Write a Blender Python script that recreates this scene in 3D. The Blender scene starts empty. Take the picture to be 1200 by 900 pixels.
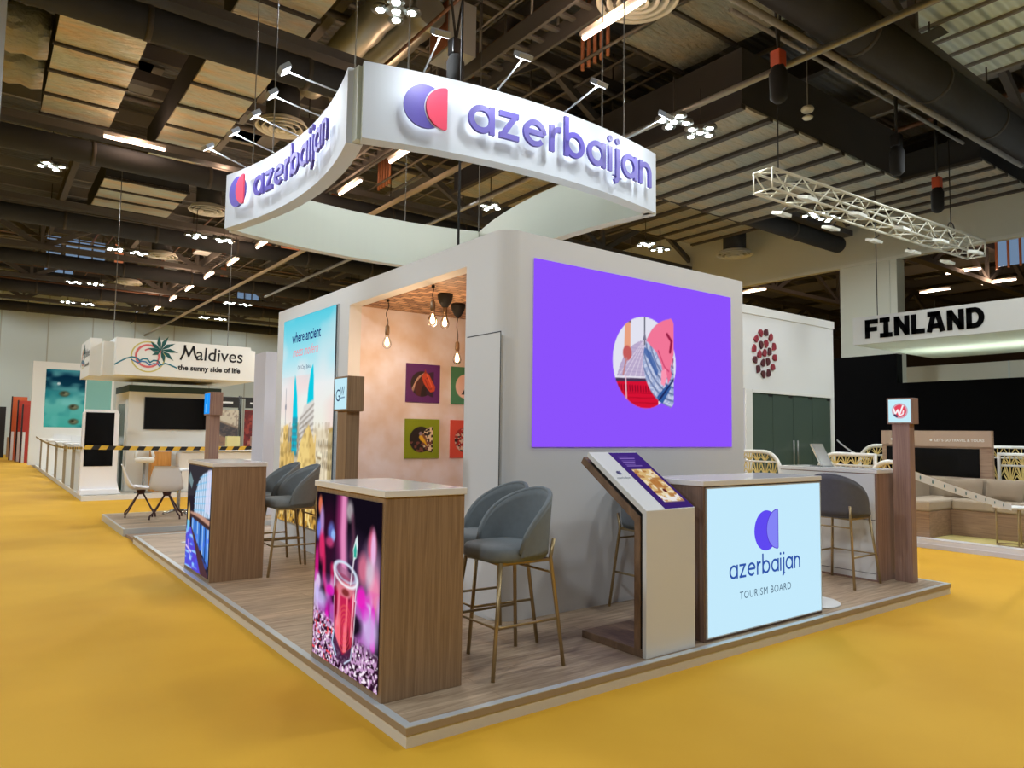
import bpy, bmesh, math, random
import numpy as np
from mathutils import Vector, Matrix
random.seed(7)
S = bpy.context.scene
COL = S.collection
PI = math.pi
PZ = 0.0994            # top of the booth platform

# ------------------------------------------------------------------ colour / materials
def lin(c):
    out = []
    for v in c[:3]:
        v = v / 255.0
        out.append(v / 12.92 if v <= 0.04045 else ((v + 0.055) / 1.055) ** 2.4)
    return tuple(out)

_M = {}
def mat(name, rgb=(200, 200, 200), rough=0.5, metal=0.0, emit=None, es=1.0, noise=0.0, nscale=4.0, bump=0.0, bscale=60.0, alpha=None, trans=0.0, spec=0.5, stretch=None, ior=None):
    if name in _M:
        return _M[name]
    m = bpy.data.materials.new(name)
    m.use_nodes = True
    nt = m.node_tree
    b = nt.nodes['Principled BSDF']
    c = lin(rgb)
    b.inputs['Base Color'].default_value = (*c, 1)
    b.inputs['Roughness'].default_value = rough
    b.inputs['Metallic'].default_value = metal
    b.inputs['Specular IOR Level'].default_value = spec
    if trans:
        b.inputs['Transmission Weight'].default_value = trans
    if ior:
        b.inputs['IOR'].default_value = ior
    if alpha is not None:
        b.inputs['Alpha'].default_value = alpha
    if emit is not None:
        b.inputs['Emission Color'].default_value = (*lin(emit), 1)
        b.inputs['Emission Strength'].default_value = es
    if noise or bump:
        tc = nt.nodes.new('ShaderNodeTexCoord')
        mp = nt.nodes.new('ShaderNodeMapping')
        if stretch:
            mp.inputs['Scale'].default_value = stretch
        nt.links.new(tc.outputs['Object'], mp.inputs['Vector'])
    if noise:
        n = nt.nodes.new('ShaderNodeTexNoise')
        n.inputs['Scale'].default_value = nscale
        n.inputs['Detail'].default_value = 5
        nt.links.new(mp.outputs['Vector'], n.inputs['Vector'])
        mx = nt.nodes.new('ShaderNodeMix')
        mx.data_type = 'RGBA'
        mx.inputs['A'].default_value = (*[max(0, v * (1 - noise)) for v in c], 1)
        mx.inputs['B'].default_value = (*[min(1, v * (1 + noise)) for v in c], 1)
        nt.links.new(n.outputs['Fac'], mx.inputs['Factor'])
        nt.links.new(mx.outputs['Result'], b.inputs['Base Color'])
    if bump:
        n2 = nt.nodes.new('ShaderNodeTexNoise')
        n2.inputs['Scale'].default_value = bscale
        n2.inputs['Detail'].default_value = 4
        nt.links.new(mp.outputs['Vector'], n2.inputs['Vector'])
        bp = nt.nodes.new('ShaderNodeBump')
        bp.inputs['Strength'].default_value = bump
        bp.inputs['Distance'].default_value = 0.02
        nt.links.new(n2.outputs['Fac'], bp.inputs['Height'])
        nt.links.new(bp.outputs['Normal'], b.inputs['Normal'])
    _M[name] = m
    return m

def wood(name, dark, light, stretch=(30, 30, 1.2), rough=0.5, plank=None):
    """Grain runs along the axis with the small stretch; plank=(w, l, axis) adds floor boards."""
    if name in _M:
        return _M[name]
    m = bpy.data.materials.new(name)
    m.use_nodes = True
    nt = m.node_tree
    b = nt.nodes['Principled BSDF']
    b.inputs['Roughness'].default_value = rough
    tc = nt.nodes.new('ShaderNodeTexCoord')
    mp = nt.nodes.new('ShaderNodeMapping')
    mp.inputs['Scale'].default_value = stretch
    nt.links.new(tc.outputs['Object'], mp.inputs['Vector'])
    n = nt.nodes.new('ShaderNodeTexNoise')
    n.inputs['Scale'].default_value = 1.6
    n.inputs['Detail'].default_value = 6
    n.inputs['Roughness'].default_value = 0.62
    n.inputs['Distortion'].default_value = 0.6
    nt.links.new(mp.outputs['Vector'], n.inputs['Vector'])
    r = nt.nodes.new('ShaderNodeValToRGB')
    r.color_ramp.elements[0].position = 0.32
    r.color_ramp.elements[0].color = (*lin(dark), 1)
    r.color_ramp.elements[1].position = 0.68
    r.color_ramp.elements[1].color = (*lin(light), 1)
    nt.links.new(n.outputs['Fac'], r.inputs['Fac'])
    last = r.outputs['Color']
    if plank:
        w, l = plank
        br = nt.nodes.new('ShaderNodeTexBrick')
        br.inputs['Scale'].default_value = 1.0
        br.inputs['Brick Width'].default_value = l
        br.inputs['Row Height'].default_value = w
        br.inputs['Mortar Size'].default_value = 0.0018
        br.inputs['Color1'].default_value = (0.62, 0.62, 0.62, 1)
        br.inputs['Color2'].default_value = (1, 1, 1, 1)
        br.inputs['Mortar'].default_value = (0.35, 0.33, 0.3, 1)
        nt.links.new(tc.outputs['Object'], br.inputs['Vector'])
        mx = nt.nodes.new('ShaderNodeMix')
        mx.data_type = 'RGBA'
        mx.blend_type = 'MULTIPLY'
        mx.inputs['Factor'].default_value = 0.75
        nt.links.new(last, mx.inputs['A'])
        nt.links.new(br.outputs['Color'], mx.inputs['B'])
        last = mx.outputs['Result']
    nt.links.new(last, b.inputs['Base Color'])
    _M[name] = m
    return m

def attr_mat(name, lit, strength=1.0, rough=0.6):
    if name in _M:
        return _M[name]
    m = bpy.data.materials.new(name)
    m.use_nodes = True
    nt = m.node_tree
    b = nt.nodes['Principled BSDF']
    a = nt.nodes.new('ShaderNodeAttribute')
    a.attribute_name = 'Col'
    b.inputs['Roughness'].default_value = rough
    if lit:
        b.inputs['Base Color'].default_value = (0, 0, 0, 1)
        b.inputs['Specular IOR Level'].default_value = 0.0
        nt.links.new(a.outputs['Color'], b.inputs['Emission Color'])
        b.inputs['Emission Strength'].default_value = strength
    else:
        nt.links.new(a.outputs['Color'], b.inputs['Base Color'])
    _M[name] = m
    return m

LIT = attr_mat('lit_picture', True, 1.0)
PRINT = attr_mat('printed_picture', False)

# ------------------------------------------------------------------ mesh builder
class MB:
    def __init__(self):
        self.v = []
        self.f = []
        self.m = []
        self.s = []
    def add(self, vs, fs, m=0, smooth=False):
        o = len(self.v)
        self.v.extend([tuple(p) for p in vs])
        for f in fs:
            self.f.append([i + o for i in f])
            self.m.append(m)
            self.s.append(smooth)
        return self
    def box(self, lo, hi, m=0):
        x0, y0, z0 = lo
        x1, y1, z1 = hi
        return self.add([(x0, y0, z0), (x1, y0, z0), (x1, y1, z0), (x0, y1, z0), (x0, y0, z1), (x1, y0, z1), (x1, y1, z1), (x0, y1, z1)],
                        [(0, 3, 2, 1), (4, 5, 6, 7), (0, 1, 5, 4), (1, 2, 6, 5), (2, 3, 7, 6), (3, 0, 4, 7)], m)
    def bar(self, p, q, w, h, m=0, up=(0, 0, 1)):
        p, q = Vector(p), Vector(q)
        d = (q - p).normalized()
        u = d.cross(Vector(up))
        if u.length < 1e-4:
            u = d.cross(Vector((1, 0, 0)))
        u.normalize()
        n = u.cross(d)
        vs = []
        for c in (p, q):
            for a, b in ((-1, -1), (1, -1), (1, 1), (-1, 1)):
                vs.append(c + u * (a * w / 2) + n * (b * h / 2))
        return self.add(vs, [(0, 3, 2, 1), (4, 5, 6, 7), (0, 1, 5, 4), (1, 2, 6, 5), (2, 3, 7, 6), (3, 0, 4, 7)], m)
    def tube(self, pts, r, n=8, m=0, closed=False, caps=True):
        P = [Vector(p) for p in pts]
        k = len(P)
        rr = r if isinstance(r, (list, tuple)) else [r] * k
        prev = None
        vs = []
        for i in range(k):
            if closed:
                t = P[(i + 1) % k] - P[i - 1]
            elif i == 0:
                t = P[1] - P[0]
            elif i == k - 1:
                t = P[-1] - P[-2]
            else:
                t = (P[i + 1] - P[i]).normalized() + (P[i] - P[i - 1]).normalized()
            t.normalize()
            if prev is None:
                u = t.cross(Vector((0, 0, 1)))
                if u.length < 1e-3:
                    u = t.cross(Vector((1, 0, 0)))
            else:
                u = prev - t * prev.dot(t)
                if u.length < 1e-5:
                    u = t.cross(Vector((0, 1, 0)))
            u.normalize()
            prev = u
            w = t.cross(u)
            for j in range(n):
                a = 2 * PI * j / n
                vs.append(P[i] + u * (rr[i] * math.cos(a)) + w * (rr[i] * math.sin(a)))
        fs = []
        for i in range(k if closed else k - 1):
            b0, b1 = i * n, ((i + 1) % k) * n
            for j in range(n):
                fs.append((b0 + j, b0 + (j + 1) % n, b1 + (j + 1) % n, b1 + j))
        self.add(vs, fs, m, True)
        if caps and not closed:
            o = len(self.v) - len(vs)
            self.f.append([o + j for j in range(n)][::-1]); self.m.append(m); self.s.append(False)
            self.f.append([o + (k - 1) * n + j for j in range(n)]); self.m.append(m); self.s.append(False)
        return self
    def lathe(self, prof, c=(0, 0, 0), n=24, m=0, axis='z', smooth=True, caps=True):
        vs = []
        for r, z in prof:
            for j in range(n):
                a = 2 * PI * j / n
                p = (r * math.cos(a), r * math.sin(a), z)
                if axis == 'x':
                    p = (p[2], p[0], p[1])
                elif axis == 'y':
                    p = (p[1], p[2], p[0])
                vs.append((p[0] + c[0], p[1] + c[1], p[2] + c[2]))
        fs = []
        for i in range(len(prof) - 1):
            for j in range(n):
                fs.append((i * n + j, i * n + (j + 1) % n, (i + 1) * n + (j + 1) % n, (i + 1) * n + j))
        if caps:
            fs.append(tuple(range(n))[::-1])
            fs.append(tuple((len(prof) - 1) * n + j for j in range(n)))
        return self.add(vs, fs, m, smooth)
    def prism(self, poly, o, u, v, w, m=0):
        """polygon in the u,v plane swept by vector w"""
        o, u, v, w = Vector(o), Vector(u), Vector(v), Vector(w)
        k = len(poly)
        vs = [o + u * a + v * b for a, b in poly] + [o + u * a + v * b + w for a, b in poly]
        fs = [tuple(range(k))[::-1], tuple(range(k, 2 * k))]
        fs += [(i, (i + 1) % k, k + (i + 1) % k, k + i) for i in range(k)]
        return self.add(vs, fs, m)
    def ribbon(self, pts, width, fr, depth, m=0, closed=False):
        """thick 2-D stroke; fr(a, b, d) -> world point"""
        P = [Vector((a, b)) for a, b in pts]
        k = len(P)
        L, R = [], []
        for i in range(k):
            if closed:
                d0 = (P[i] - P[i - 1]).normalized(); d1 = (P[(i + 1) % k] - P[i]).normalized()
            else:
                d0 = (P[i] - P[i - 1]).normalized() if i else (P[1] - P[0]).normalized()
                d1 = (P[i + 1] - P[i]).normalized() if i < k - 1 else d0
            t = d0 + d1
            if t.length < 1e-6:
                t = d0
            t.normalize()
            nrm = Vector((-t.y, t.x))
            c = max(0.35, nrm.dot(Vector((-d0.y, d0.x))))
            L.append(P[i] + nrm * (width / 2 / c))
            R.append(P[i] - nrm * (width / 2 / c))
        vs = []
        for i in range(k):
            vs += [fr(L[i].x, L[i].y, 0), fr(R[i].x, R[i].y, 0), fr(L[i].x, L[i].y, depth), fr(R[i].x, R[i].y, depth)]
        fs = []
        for i in range(k if closed else k - 1):
            a, b = i * 4, ((i + 1) % k) * 4
            fs += [(a + 2, a + 3, b + 3, b + 2), (a, b, b + 1, a + 1), (a, a + 2, b + 2, b), (a + 1, b + 1, b + 3, a + 3)]
        if not closed:
            e = (k - 1) * 4
            fs += [(0, 1, 3, 2), (e, e + 2, e + 3, e + 1)]
        return self.add(vs, fs, m)
    def plate(self, poly, fr, depth, m=0):
        k = len(poly)
        vs = [fr(a, b, 0) for a, b in poly] + [fr(a, b, depth) for a, b in poly]
        fs = [tuple(range(k))[::-1], tuple(range(k, 2 * k))] + [(i, (i + 1) % k, k + (i + 1) % k, k + i) for i in range(k)]
        return self.add(vs, fs, m)
    def text(self, s, size, fr, depth, m=0, cx=True, bold=0.0, shear=0.0, space=1.0, sx=1.0):
        cu = bpy.data.curves.new('t', 'FONT')
        cu.body = s
        cu.size = size
        cu.extrude = 0.0
        cu.offset = bold
        cu.shear = shear
        cu.space_character = space
        cu.resolution_u = 3
        cu.align_x = 'CENTER' if cx else 'LEFT'
        ob = bpy.data.objects.new('t', cu)
        me = bpy.data.meshes.new_from_object(ob)
        base = [(p.co.x * sx, p.co.y) for p in me.vertices]
        fs = [list(p.vertices) for p in me.polygons]
        bpy.data.objects.remove(ob)
        bpy.data.curves.remove(cu)
        bpy.data.meshes.remove(me)
        self.add([fr(a, b, depth) for a, b in base], fs, m)
        if abs(depth) > 0.004:      # side walls
            cnt = {}
            for f in fs:
                for i in range(len(f)):
                    e = (f[i], f[(i + 1) % len(f)])
                    cnt[e] = 1
            edge = [e for e in cnt if (e[1], e[0]) not in cnt]
            for a, b in edge:
                self.add([fr(*base[a], depth), fr(*base[b], depth), fr(*base[b], 0), fr(*base[a], 0)], [(0, 3, 2, 1)], m)
        return self
    def rot(self, rz, at=(0, 0, 0), start=0):
        c, s = math.cos(rz), math.sin(rz)
        for i in range(start, len(self.v)):
            x, y, z = self.v[i]
            x -= at[0]; y -= at[1]
            self.v[i] = (at[0] + c * x - s * y, at[1] + s * x + c * y, z)
        return self
    def build(self, name, mats, parent=None, loc=(0, 0, 0), bevel=0.0, seg=2, smooth=False, sub=0):
        if not isinstance(mats, (list, tuple)):
            mats = [mats]
        me = bpy.data.meshes.new(name)
        off = loc if parent is None else (0, 0, 0)
        me.from_pydata([(p[0] - off[0], p[1] - off[1], p[2] - off[2]) for p in self.v], [], self.f)
        for mm in mats:
            me.materials.append(mm)
        me.polygons.foreach_set('material_index', self.m)
        me.polygons.foreach_set('use_smooth', [True] * len(self.s) if smooth else self.s)
        if bevel or sub:
            bm = bmesh.new()
            bm.from_mesh(me)
            if bevel:
                bmesh.ops.remove_doubles(bm, verts=bm.verts, dist=1e-5)
                ed = [e for e in bm.edges if len(e.link_faces) == 2 and e.calc_face_angle(0) > 0.6]
                bmesh.ops.bevel(bm, geom=ed, offset=bevel, segments=seg, affect='EDGES', profile=0.5, clamp_overlap=True)
            bm.to_mesh(me)
            bm.free()
        me.update()
        o = bpy.data.objects.new(name, me)
        COL.objects.link(o)
        if sub:
            md = o.modifiers.new('s', 'SUBSURF')
            md.levels = md.render_levels = sub
        if parent is not None:
            o.parent = parent
        else:
            o.location = loc
        return o

def tag(o, label=None, cat=None, group=None, kind=None):
    if label:
        o['label'] = label
    if cat:
        o['category'] = cat
    if group:
        o['group'] = group
    if kind:
        o['kind'] = kind
    return o

def thing(name, label, cat, loc=(0, 0, 0), rz=0.0, group=None):
    o = bpy.data.objects.new(name, None)
    COL.objects.link(o)
    o.location = loc
    o.rotation_euler = (0, 0, rz)
    o.empty_display_size = 0.1
    return tag(o, label, cat, group)

def struct(name, mb, mats, **k):
    return tag(mb.build(name, mats, **k), kind='structure')

def dup(root, loc, rz, label, group=None):
    r = root.copy()
    COL.objects.link(r)
    r.location = loc
    r.rotation_euler = (0, 0, rz)
    r['label'] = label
    if group:
        r['group'] = group
    for ch in list(root.children):
        c = ch.copy()
        COL.objects.link(c)
        c.parent = r
        for g in list(ch.children):
            d = g.copy()
            COL.objects.link(d)
            d.parent = c
    return r

def frame(o, u, v):
    """returns fr(a, b, d): origin o, unit axes u, v, outwards normal u x v"""
    o, u, v = Vector(o), Vector(u), Vector(v)
    n = u.cross(v)
    return lambda a, b, d=0.0: o + u * a + v * b + n * d

def arc(cx, cy, r, a0, a1, n=16, ry=None):
    ry = r if ry is None else ry
    return [(cx + r * math.cos(math.radians(a0 + (a1 - a0) * i / n)), cy + ry * math.sin(math.radians(a0 + (a1 - a0) * i / n))) for i in range(n + 1)]

# ------------------------------------------------------------------ pictures: a fine grid whose vertex colours hold the image
class Pic:
    def __init__(self, w, h, nu, nv, bg):
        self.w, self.h, self.nu, self.nv = w, h, nu, nv
        u = np.linspace(0, w, nu + 1)
        v = np.linspace(0, h, nv + 1)
        self.U, self.V = np.meshgrid(u, v)
        self.C = np.zeros((nv + 1, nu + 1, 3)) + np.array(bg, float)
        self.px = w / nu
        self.extra = []
        self.rng = np.random.RandomState(5)
    def put(self, a, col):
        a = np.clip(a, 0, 1)[..., None]
        self.C = self.C * (1 - a) + np.array(col, float) * a
    def noise(self, sx, sy, seed=1):
        r = np.random.RandomState(seed)
        nx, ny = max(2, int(self.w / sx)) + 2, max(2, int(self.h / sy)) + 2
        g = r.rand(ny, nx)
        x = self.U / self.w * (nx - 1.001); y = self.V / self.h * (ny - 1.001)
        i, j = x.astype(int), y.astype(int)
        fx, fy = x - i, y - j
        fx = fx * fx * (3 - 2 * fx); fy = fy * fy * (3 - 2 * fy)
        return (g[j, i] * (1 - fx) + g[j, i + 1] * fx) * (1 - fy) + (g[j + 1, i] * (1 - fx) + g[j + 1, i + 1] * fx) * fy
    def vgrad(self, stops):
        t = self.V / self.h
        xs = [s[0] for s in stops]
        self.C = np.stack([np.interp(t, xs, [s[1][k] for s in stops]) for k in range(3)], -1)
    def ell(self, cx, cy, rx, ry, col, soft=0.15, alpha=1.0, rot=0.0, mask=None):
        x, y = self.U - cx, self.V - cy
        c, s = math.cos(rot), math.sin(rot)
        d = np.sqrt(((x * c + y * s) / rx) ** 2 + ((-x * s + y * c) / ry) ** 2)
        a = np.clip((1 - d) / max(soft, 1e-3) + 0.5, 0, 1) * alpha
        if mask is not None:
            a = a * mask
        self.put(a, col)
        return a
    def ring(self, cx, cy, rx, ry, wd, col, alpha=1.0, rot=0.0, half=None, mask=None):
        x, y = self.U - cx, self.V - cy
        c, s = math.cos(rot), math.sin(rot)
        d = np.abs(np.sqrt(((x * c + y * s) / rx) ** 2 + ((-x * s + y * c) / ry) ** 2) - 1) * min(rx, ry)
        a = np.clip((wd - d) / self.px * 0.7 + 0.5, 0, 1) * alpha
        if mask is not None:
            a = a * mask
        if half == 'up':
            a = a * (y > 0)
        if half == 'down':
            a = a * (y < 0)
        self.put(a, col)
    def sd(self, pts):
        P = np.array(pts, float)
        n = len(P)
        inside = np.zeros(self.U.shape, bool)
        dist = np.full(self.U.shape, 1e9)
        for i in range(n):
            a, b = P[i], P[(i + 1) % n]
            cond = ((a[1] > self.V) != (b[1] > self.V))
            den = (b[1] - a[1]) if abs(b[1] - a[1]) > 1e-12 else 1e-12
            xi = (b[0] - a[0]) * (self.V - a[1]) / den + a[0]
            inside ^= cond & (self.U < xi)
            e = b - a
            t = np.clip(((self.U - a[0]) * e[0] + (self.V - a[1]) * e[1]) / max(e @ e, 1e-12), 0, 1)
            dist = np.minimum(dist, np.hypot(self.U - a[0] - t * e[0], self.V - a[1] - t * e[1]))
        return np.where(inside, dist, -dist)
    def poly(self, pts, col, alpha=1.0, soft=None, mask=None):
        a = np.clip(self.sd(pts) / (soft or self.px) + 0.5, 0, 1) * alpha
        if mask is not None:
            a = a * mask
        self.put(a, col)
        return a
    def line(self, pts, wd, col, alpha=1.0, soft=None, mask=None):
        dist = np.full(self.U.shape, 1e9)
        for a, b in zip(pts[:-1], pts[1:]):
            a, b = np.array(a, float), np.array(b, float)
            e = b - a
            t = np.clip(((self.U - a[0]) * e[0] + (self.V - a[1]) * e[1]) / max(e @ e, 1e-12), 0, 1)
            dist = np.minimum(dist, np.hypot(self.U - a[0] - t * e[0], self.V - a[1] - t * e[1]))
        a = np.clip((wd / 2 - dist) / (soft or self.px) + 0.5, 0, 1) * alpha
        if mask is not None:
            a = a * mask
        self.put(a, col)
    def text(self, s, size, x, y, col, bold=0.0, shear=0.0, space=1.0, cx=True, sx=1.0):
        self.extra.append((s, size, x, y, col, bold, shear, space, cx, sx))
    def stroke(self, strokes, width, col):
        self.extra.append(('#', strokes, width, col))
    def build(self, name, fr, material, parent=None, back=0.004, edge=None):
        nu, nv = self.nu, self.nv
        vs = [tuple(fr(self.U[j, i], self.V[j, i], back)) for j in range(nv + 1) for i in range(nu + 1)]
        n1 = nu + 1
        fs = [(j * n1 + i, j * n1 + i + 1, (j + 1) * n1 + i + 1, (j + 1) * n1 + i) for j in range(nv) for i in range(nu)]
        cols = [self.C.reshape(-1, 3) / 255.0]
        # backing so the picture has a real thickness
        o = len(vs)
        w, h = self.w, self.h
        vs += [tuple(fr(a, b, d)) for d in (0, back) for a, b in ((0, 0), (w, 0), (w, h), (0, h))]
        fs += [(o + 3, o + 2, o + 1, o)] + [(o + i, o + (i + 1) % 4, o + 4 + (i + 1) % 4, o + 4 + i) for i in range(4)]
        cols.append(np.zeros((8, 3)) + (np.array(edge, float) if edge is not None else self.C[0, 0]) / 255.0)
        for e in self.extra:
            mb = MB()
            if e[0] == '#':
                for st in e[1]:
                    mb.ribbon(st[0], e[2], lambda a, b, d: fr(a, b, back + 0.0015), 0.0, closed=st[1])
                col = e[3]
                keep = [f for k, f in enumerate(mb.f)]
                mb.f = keep
            else:
                s, size, x, y, col, bold, shear, space, cx, sx = e
                mb.text(s, size, lambda a, b, d: fr(x + a, y + b, back + 0.0015), 0.0, bold=bold, shear=shear, space=space, cx=cx, sx=sx)
            o = len(vs)
            vs += mb.v
            fs += [tuple(i + o for i in f) for f in mb.f]
            cols.append(np.zeros((len(mb.v), 3)) + np.array(col, float) / 255.0)
        C = np.concatenate(cols)
        C = np.where(C <= 0.04045, C / 12.92, ((C + 0.055) / 1.055) ** 2.4)
        me = bpy.data.meshes.new(name)
        me.from_pydata(vs, [], fs)
        me.materials.append(material)
        at = me.color_attributes.new('Col', 'FLOAT_COLOR', 'POINT')
        at.data.foreach_set('color', np.concatenate([C, np.ones((len(C), 1))], 1).astype(np.float32).ravel())
        me.update()
        ob = bpy.data.objects.new(name, me)
        COL.objects.link(ob)
        if parent is not None:
            ob.parent = parent
        return ob

# ------------------------------------------------------------------ rounded geometric lower-case lettering drawn with strokes
def glyph(ch, w=0.2):
    """list of (points, closed) strokes plus the advance; x-height 1, stroke width w"""
    r = 0.5 - w / 2
    cir = [(p, True) for p in [arc(0.5, 0.5, r, 0, 360, 28)[:-1]]]
    xr = 1.0 - w / 2
    if ch == 'a':
        return cir + [([(xr, 0.0), (xr, 1.0)], False)], 1.0
    if ch == 'b':
        return cir + [([(w / 2, 0.0), (w / 2, 1.52)], False)], 1.0
    if ch == 'e':
        return [([(0.1, 0.53), (1 - w / 2, 0.53)] , False), (arc(0.5, 0.5, r, 4, 318, 26), False)], 1.0
    if ch == 'z':
        return [([(0.02, 1 - w / 2), (0.8, 1 - w / 2)], False), ([(0.68, 1 - w / 2), (0.14, w / 2)], False), ([(0.02, w / 2), (0.82, w / 2)], False)], 0.84
    if ch == 'r':
        return [([(w / 2, 0), (w / 2, 1.0)], False), ([(w / 2, 0.5)] + arc(w / 2 + 0.36, 0.52, 0.36, 175, 82, 8, 0.38), False)], 0.52
    if ch == 'n':
        return [([(w / 2, 0), (w / 2, 1.0)], False), (arc(0.44, 0.55, 0.34, 180, 0, 14, 0.35) + [(0.78, 0.0)], False)], 0.88
    if ch in 'ij':
        dot = (arc(w / 2 if ch == 'i' else 0.28, 1.32, w * 0.13, 0, 360, 12)[:-1], True)
        if ch == 'i':
            return [([(w / 2, 0), (w / 2, 1.0)], False), dot], w
        return [([(0.28, 1.0), (0.28, -0.14)] + arc(0.05, -0.14, 0.23, 0, -80, 6), False), dot], 0.28 + w / 2
    return [], 0.4

def word(s, h, w=0.2, gap=0.17):
    """strokes of a word scaled so the x-height is h; returns strokes, stroke width, total length"""
    x = 0
    out = []
    for ch in s:
        st, adv = glyph(ch, w)
        if ch == 'j':
            x -= 0.1
        for p, c in st:
            out.append(([((a + x) * h, b * h) for a, b in p], c))
        x += adv + gap
    return out, w * h, (x - gap) * h

def half_disc(cx, cy, r, n=20):
    return arc(cx, cy, r, 90, 270, n)
# ------------------------------------------------------------------ shared materials
M_white = mat('white_laminate', (226, 226, 222), 0.45)
M_wall = mat('matt_white_wall', (224, 225, 224), 0.6)
M_top = mat('glossy_white_top', (236, 233, 228), 0.12)
M_cream = mat('cream_riser', (226, 220, 204), 0.6)
M_alu = mat('brushed_aluminium', (206, 212, 214), 0.35, 0.35)
M_bronze = mat('bronze_edge', (168, 152, 130), 0.45, 0.2)
M_black = mat('black_plastic', (16, 16, 18), 0.35)
M_screen = mat('black_screen_glass', (7, 7, 9), 0.15, spec=0.15)
M_fabric = mat('blue_grey_velvet', (114, 121, 123), 0.8, noise=0.12, nscale=30)
M_fabric_dark = mat('dark_grey_velvet', (92, 92, 97), 0.8, noise=0.12, nscale=30)
M_gold = mat('brushed_brass', (176, 154, 112), 0.35, 0.6)
M_steel = mat('galvanised_steel', (150, 150, 146), 0.4, 0.7)
W_v = wood('counter_wood', (132, 104, 76), (164, 134, 102), (34, 34, 1.1), 0.5)
W_red = wood('reddish_totem_wood', (134, 104, 90), (170, 138, 122), (34, 34, 1.1), 0.5)
W_floor = wood('platform_boards', (156, 130, 102), (216, 190, 158), (1.6, 16, 16), 0.42, plank=(0.18, 1.25))

# ------------------------------------------------------------------ booth platform
X1, Y1 = 6.0275, 7.493
t = thing('booth_platform', 'low wood-floored exhibition platform with cream riser and metal edging on ochre carpet', 'platform', (0, 0, 0))
t['kind'] = 'structure'
mb = MB().box((0.03, 0.03, 0.0), (X1 - 0.03, Y1 - 0.03, PZ - 0.0005)); mb.build('floor_boards', W_floor, t)
mb = MB()
def rim(mb, x0, y0, x1, y1, w, z0, z1, m=0):
    mb.box((x0, y0, z0), (x1, y0 + w, z1), m); mb.box((x0, y1 - w, z0), (x1, y1, z1), m)
    mb.box((x0, y0 + w, z0), (x0 + w, y1 - w, z1), m); mb.box((x1 - w, y0 + w, z0), (x1, y1 - w, z1), m)
    return mb
rim(MB(), 0.006, 0.006, X1 - 0.006, Y1 - 0.006, 0.03, 0.0, 0.062).build('riser', M_cream, t)
rim(MB(), 0.0, 0.0, X1, Y1, 0.03, 0.062, PZ - 0.002).build('bronze_side_band', M_bronze, t)
rim(MB(), 0.0, 0.0, X1, Y1, 0.045, PZ - 0.002, PZ + 0.002).build('metal_edge_strip', M_alu, t)

# ------------------------------------------------------------------ booth pavilion
VX, WY, WX1, VY1, HW = 1.464, 1.272, 4.489, 6.426, 3.10
OY0, OY1, OZ = 1.80, 4.122, 2.888
pav = thing('booth_pavilion', 'white walled booth block with rounded corner and open recess under the hanging ring sign', 'booth', (0, 0, 0))
TH = 0.14
out = [(WX1, WY)] + [(VX + 0.16 + 0.16 * math.cos(math.radians(a)), WY + 0.16 + 0.16 * math.sin(math.radians(a))) for a in range(270, 179, -6)] + [(VX, OY0)]
inn = [(VX + TH, OY0), (VX + TH, WY + TH), (WX1, WY + TH)]
mb = MB().prism(out + inn, (0, 0, PZ), (1, 0, 0), (0, 1, 0), (0, 0, HW - PZ))
o = mb.build('corner_wall', M_wall, pav)
MB().box((VX, OY1, PZ), (VX + TH, VY1, HW)).build('poster_wall', M_wall, pav)
MB().box((VX, OY0, OZ), (VX + TH, OY1, HW)).build('lintel', M_wall, pav)
MB().box((VX + TH, VY1 - TH, PZ), (WX1, VY1, HW)).build('rear_wall', M_wall, pav)
MB().box((WX1 - TH, WY + TH, PZ), (WX1, VY1 - TH, HW)).build('end_wall', M_wall, pav)
MB().box((VX + TH, WY + TH, HW - 0.06), (WX1 - TH, VY1 - TH, HW - 0.02)).build('roof', M_wall, pav)
# pale plaster inside the recess
def cloud_plaster():
    m = bpy.data.materials.new('cloudy_plaster'); m.use_nodes = True
    nt = m.node_tree; b = nt.nodes['Principled BSDF']; b.inputs['Roughness'].default_value = 0.8
    tc = nt.nodes.new('ShaderNodeTexCoord'); n = nt.nodes.new('ShaderNodeTexNoise'); n.inputs['Scale'].default_value = 2.4; n.inputs['Detail'].default_value = 3
    nt.links.new(tc.outputs['Object'], n.inputs['Vector'])
    r = nt.nodes.new('ShaderNodeValToRGB')
    for e, (p_, c_) in zip(r.color_ramp.elements, ((0.36, (226, 206, 192)), (0.66, (244, 240, 248)))):
        e.position = p_; e.color = (*lin(c_), 1)
    nt.links.new(n.outputs['Fac'], r.inputs['Fac']); nt.links.new(r.outputs['Color'], b.inputs['Base Color'])
    return m
M_plaster = cloud_plaster()
MB().box((VX + TH, OY1, PZ), (WX1 - TH, OY1 + 0.08, OZ)).build('art_wall', M_plaster, pav)
MB().box((WX1 - TH - 0.06, OY0, PZ), (WX1 - TH, OY1, OZ)).build('recess_end_panel', M_plaster, pav)
MB().box((VX + TH, OY0 - 0.06, PZ), (WX1 - TH, OY0, OZ)).build('recess_side_panel', M_plaster, pav)
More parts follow.
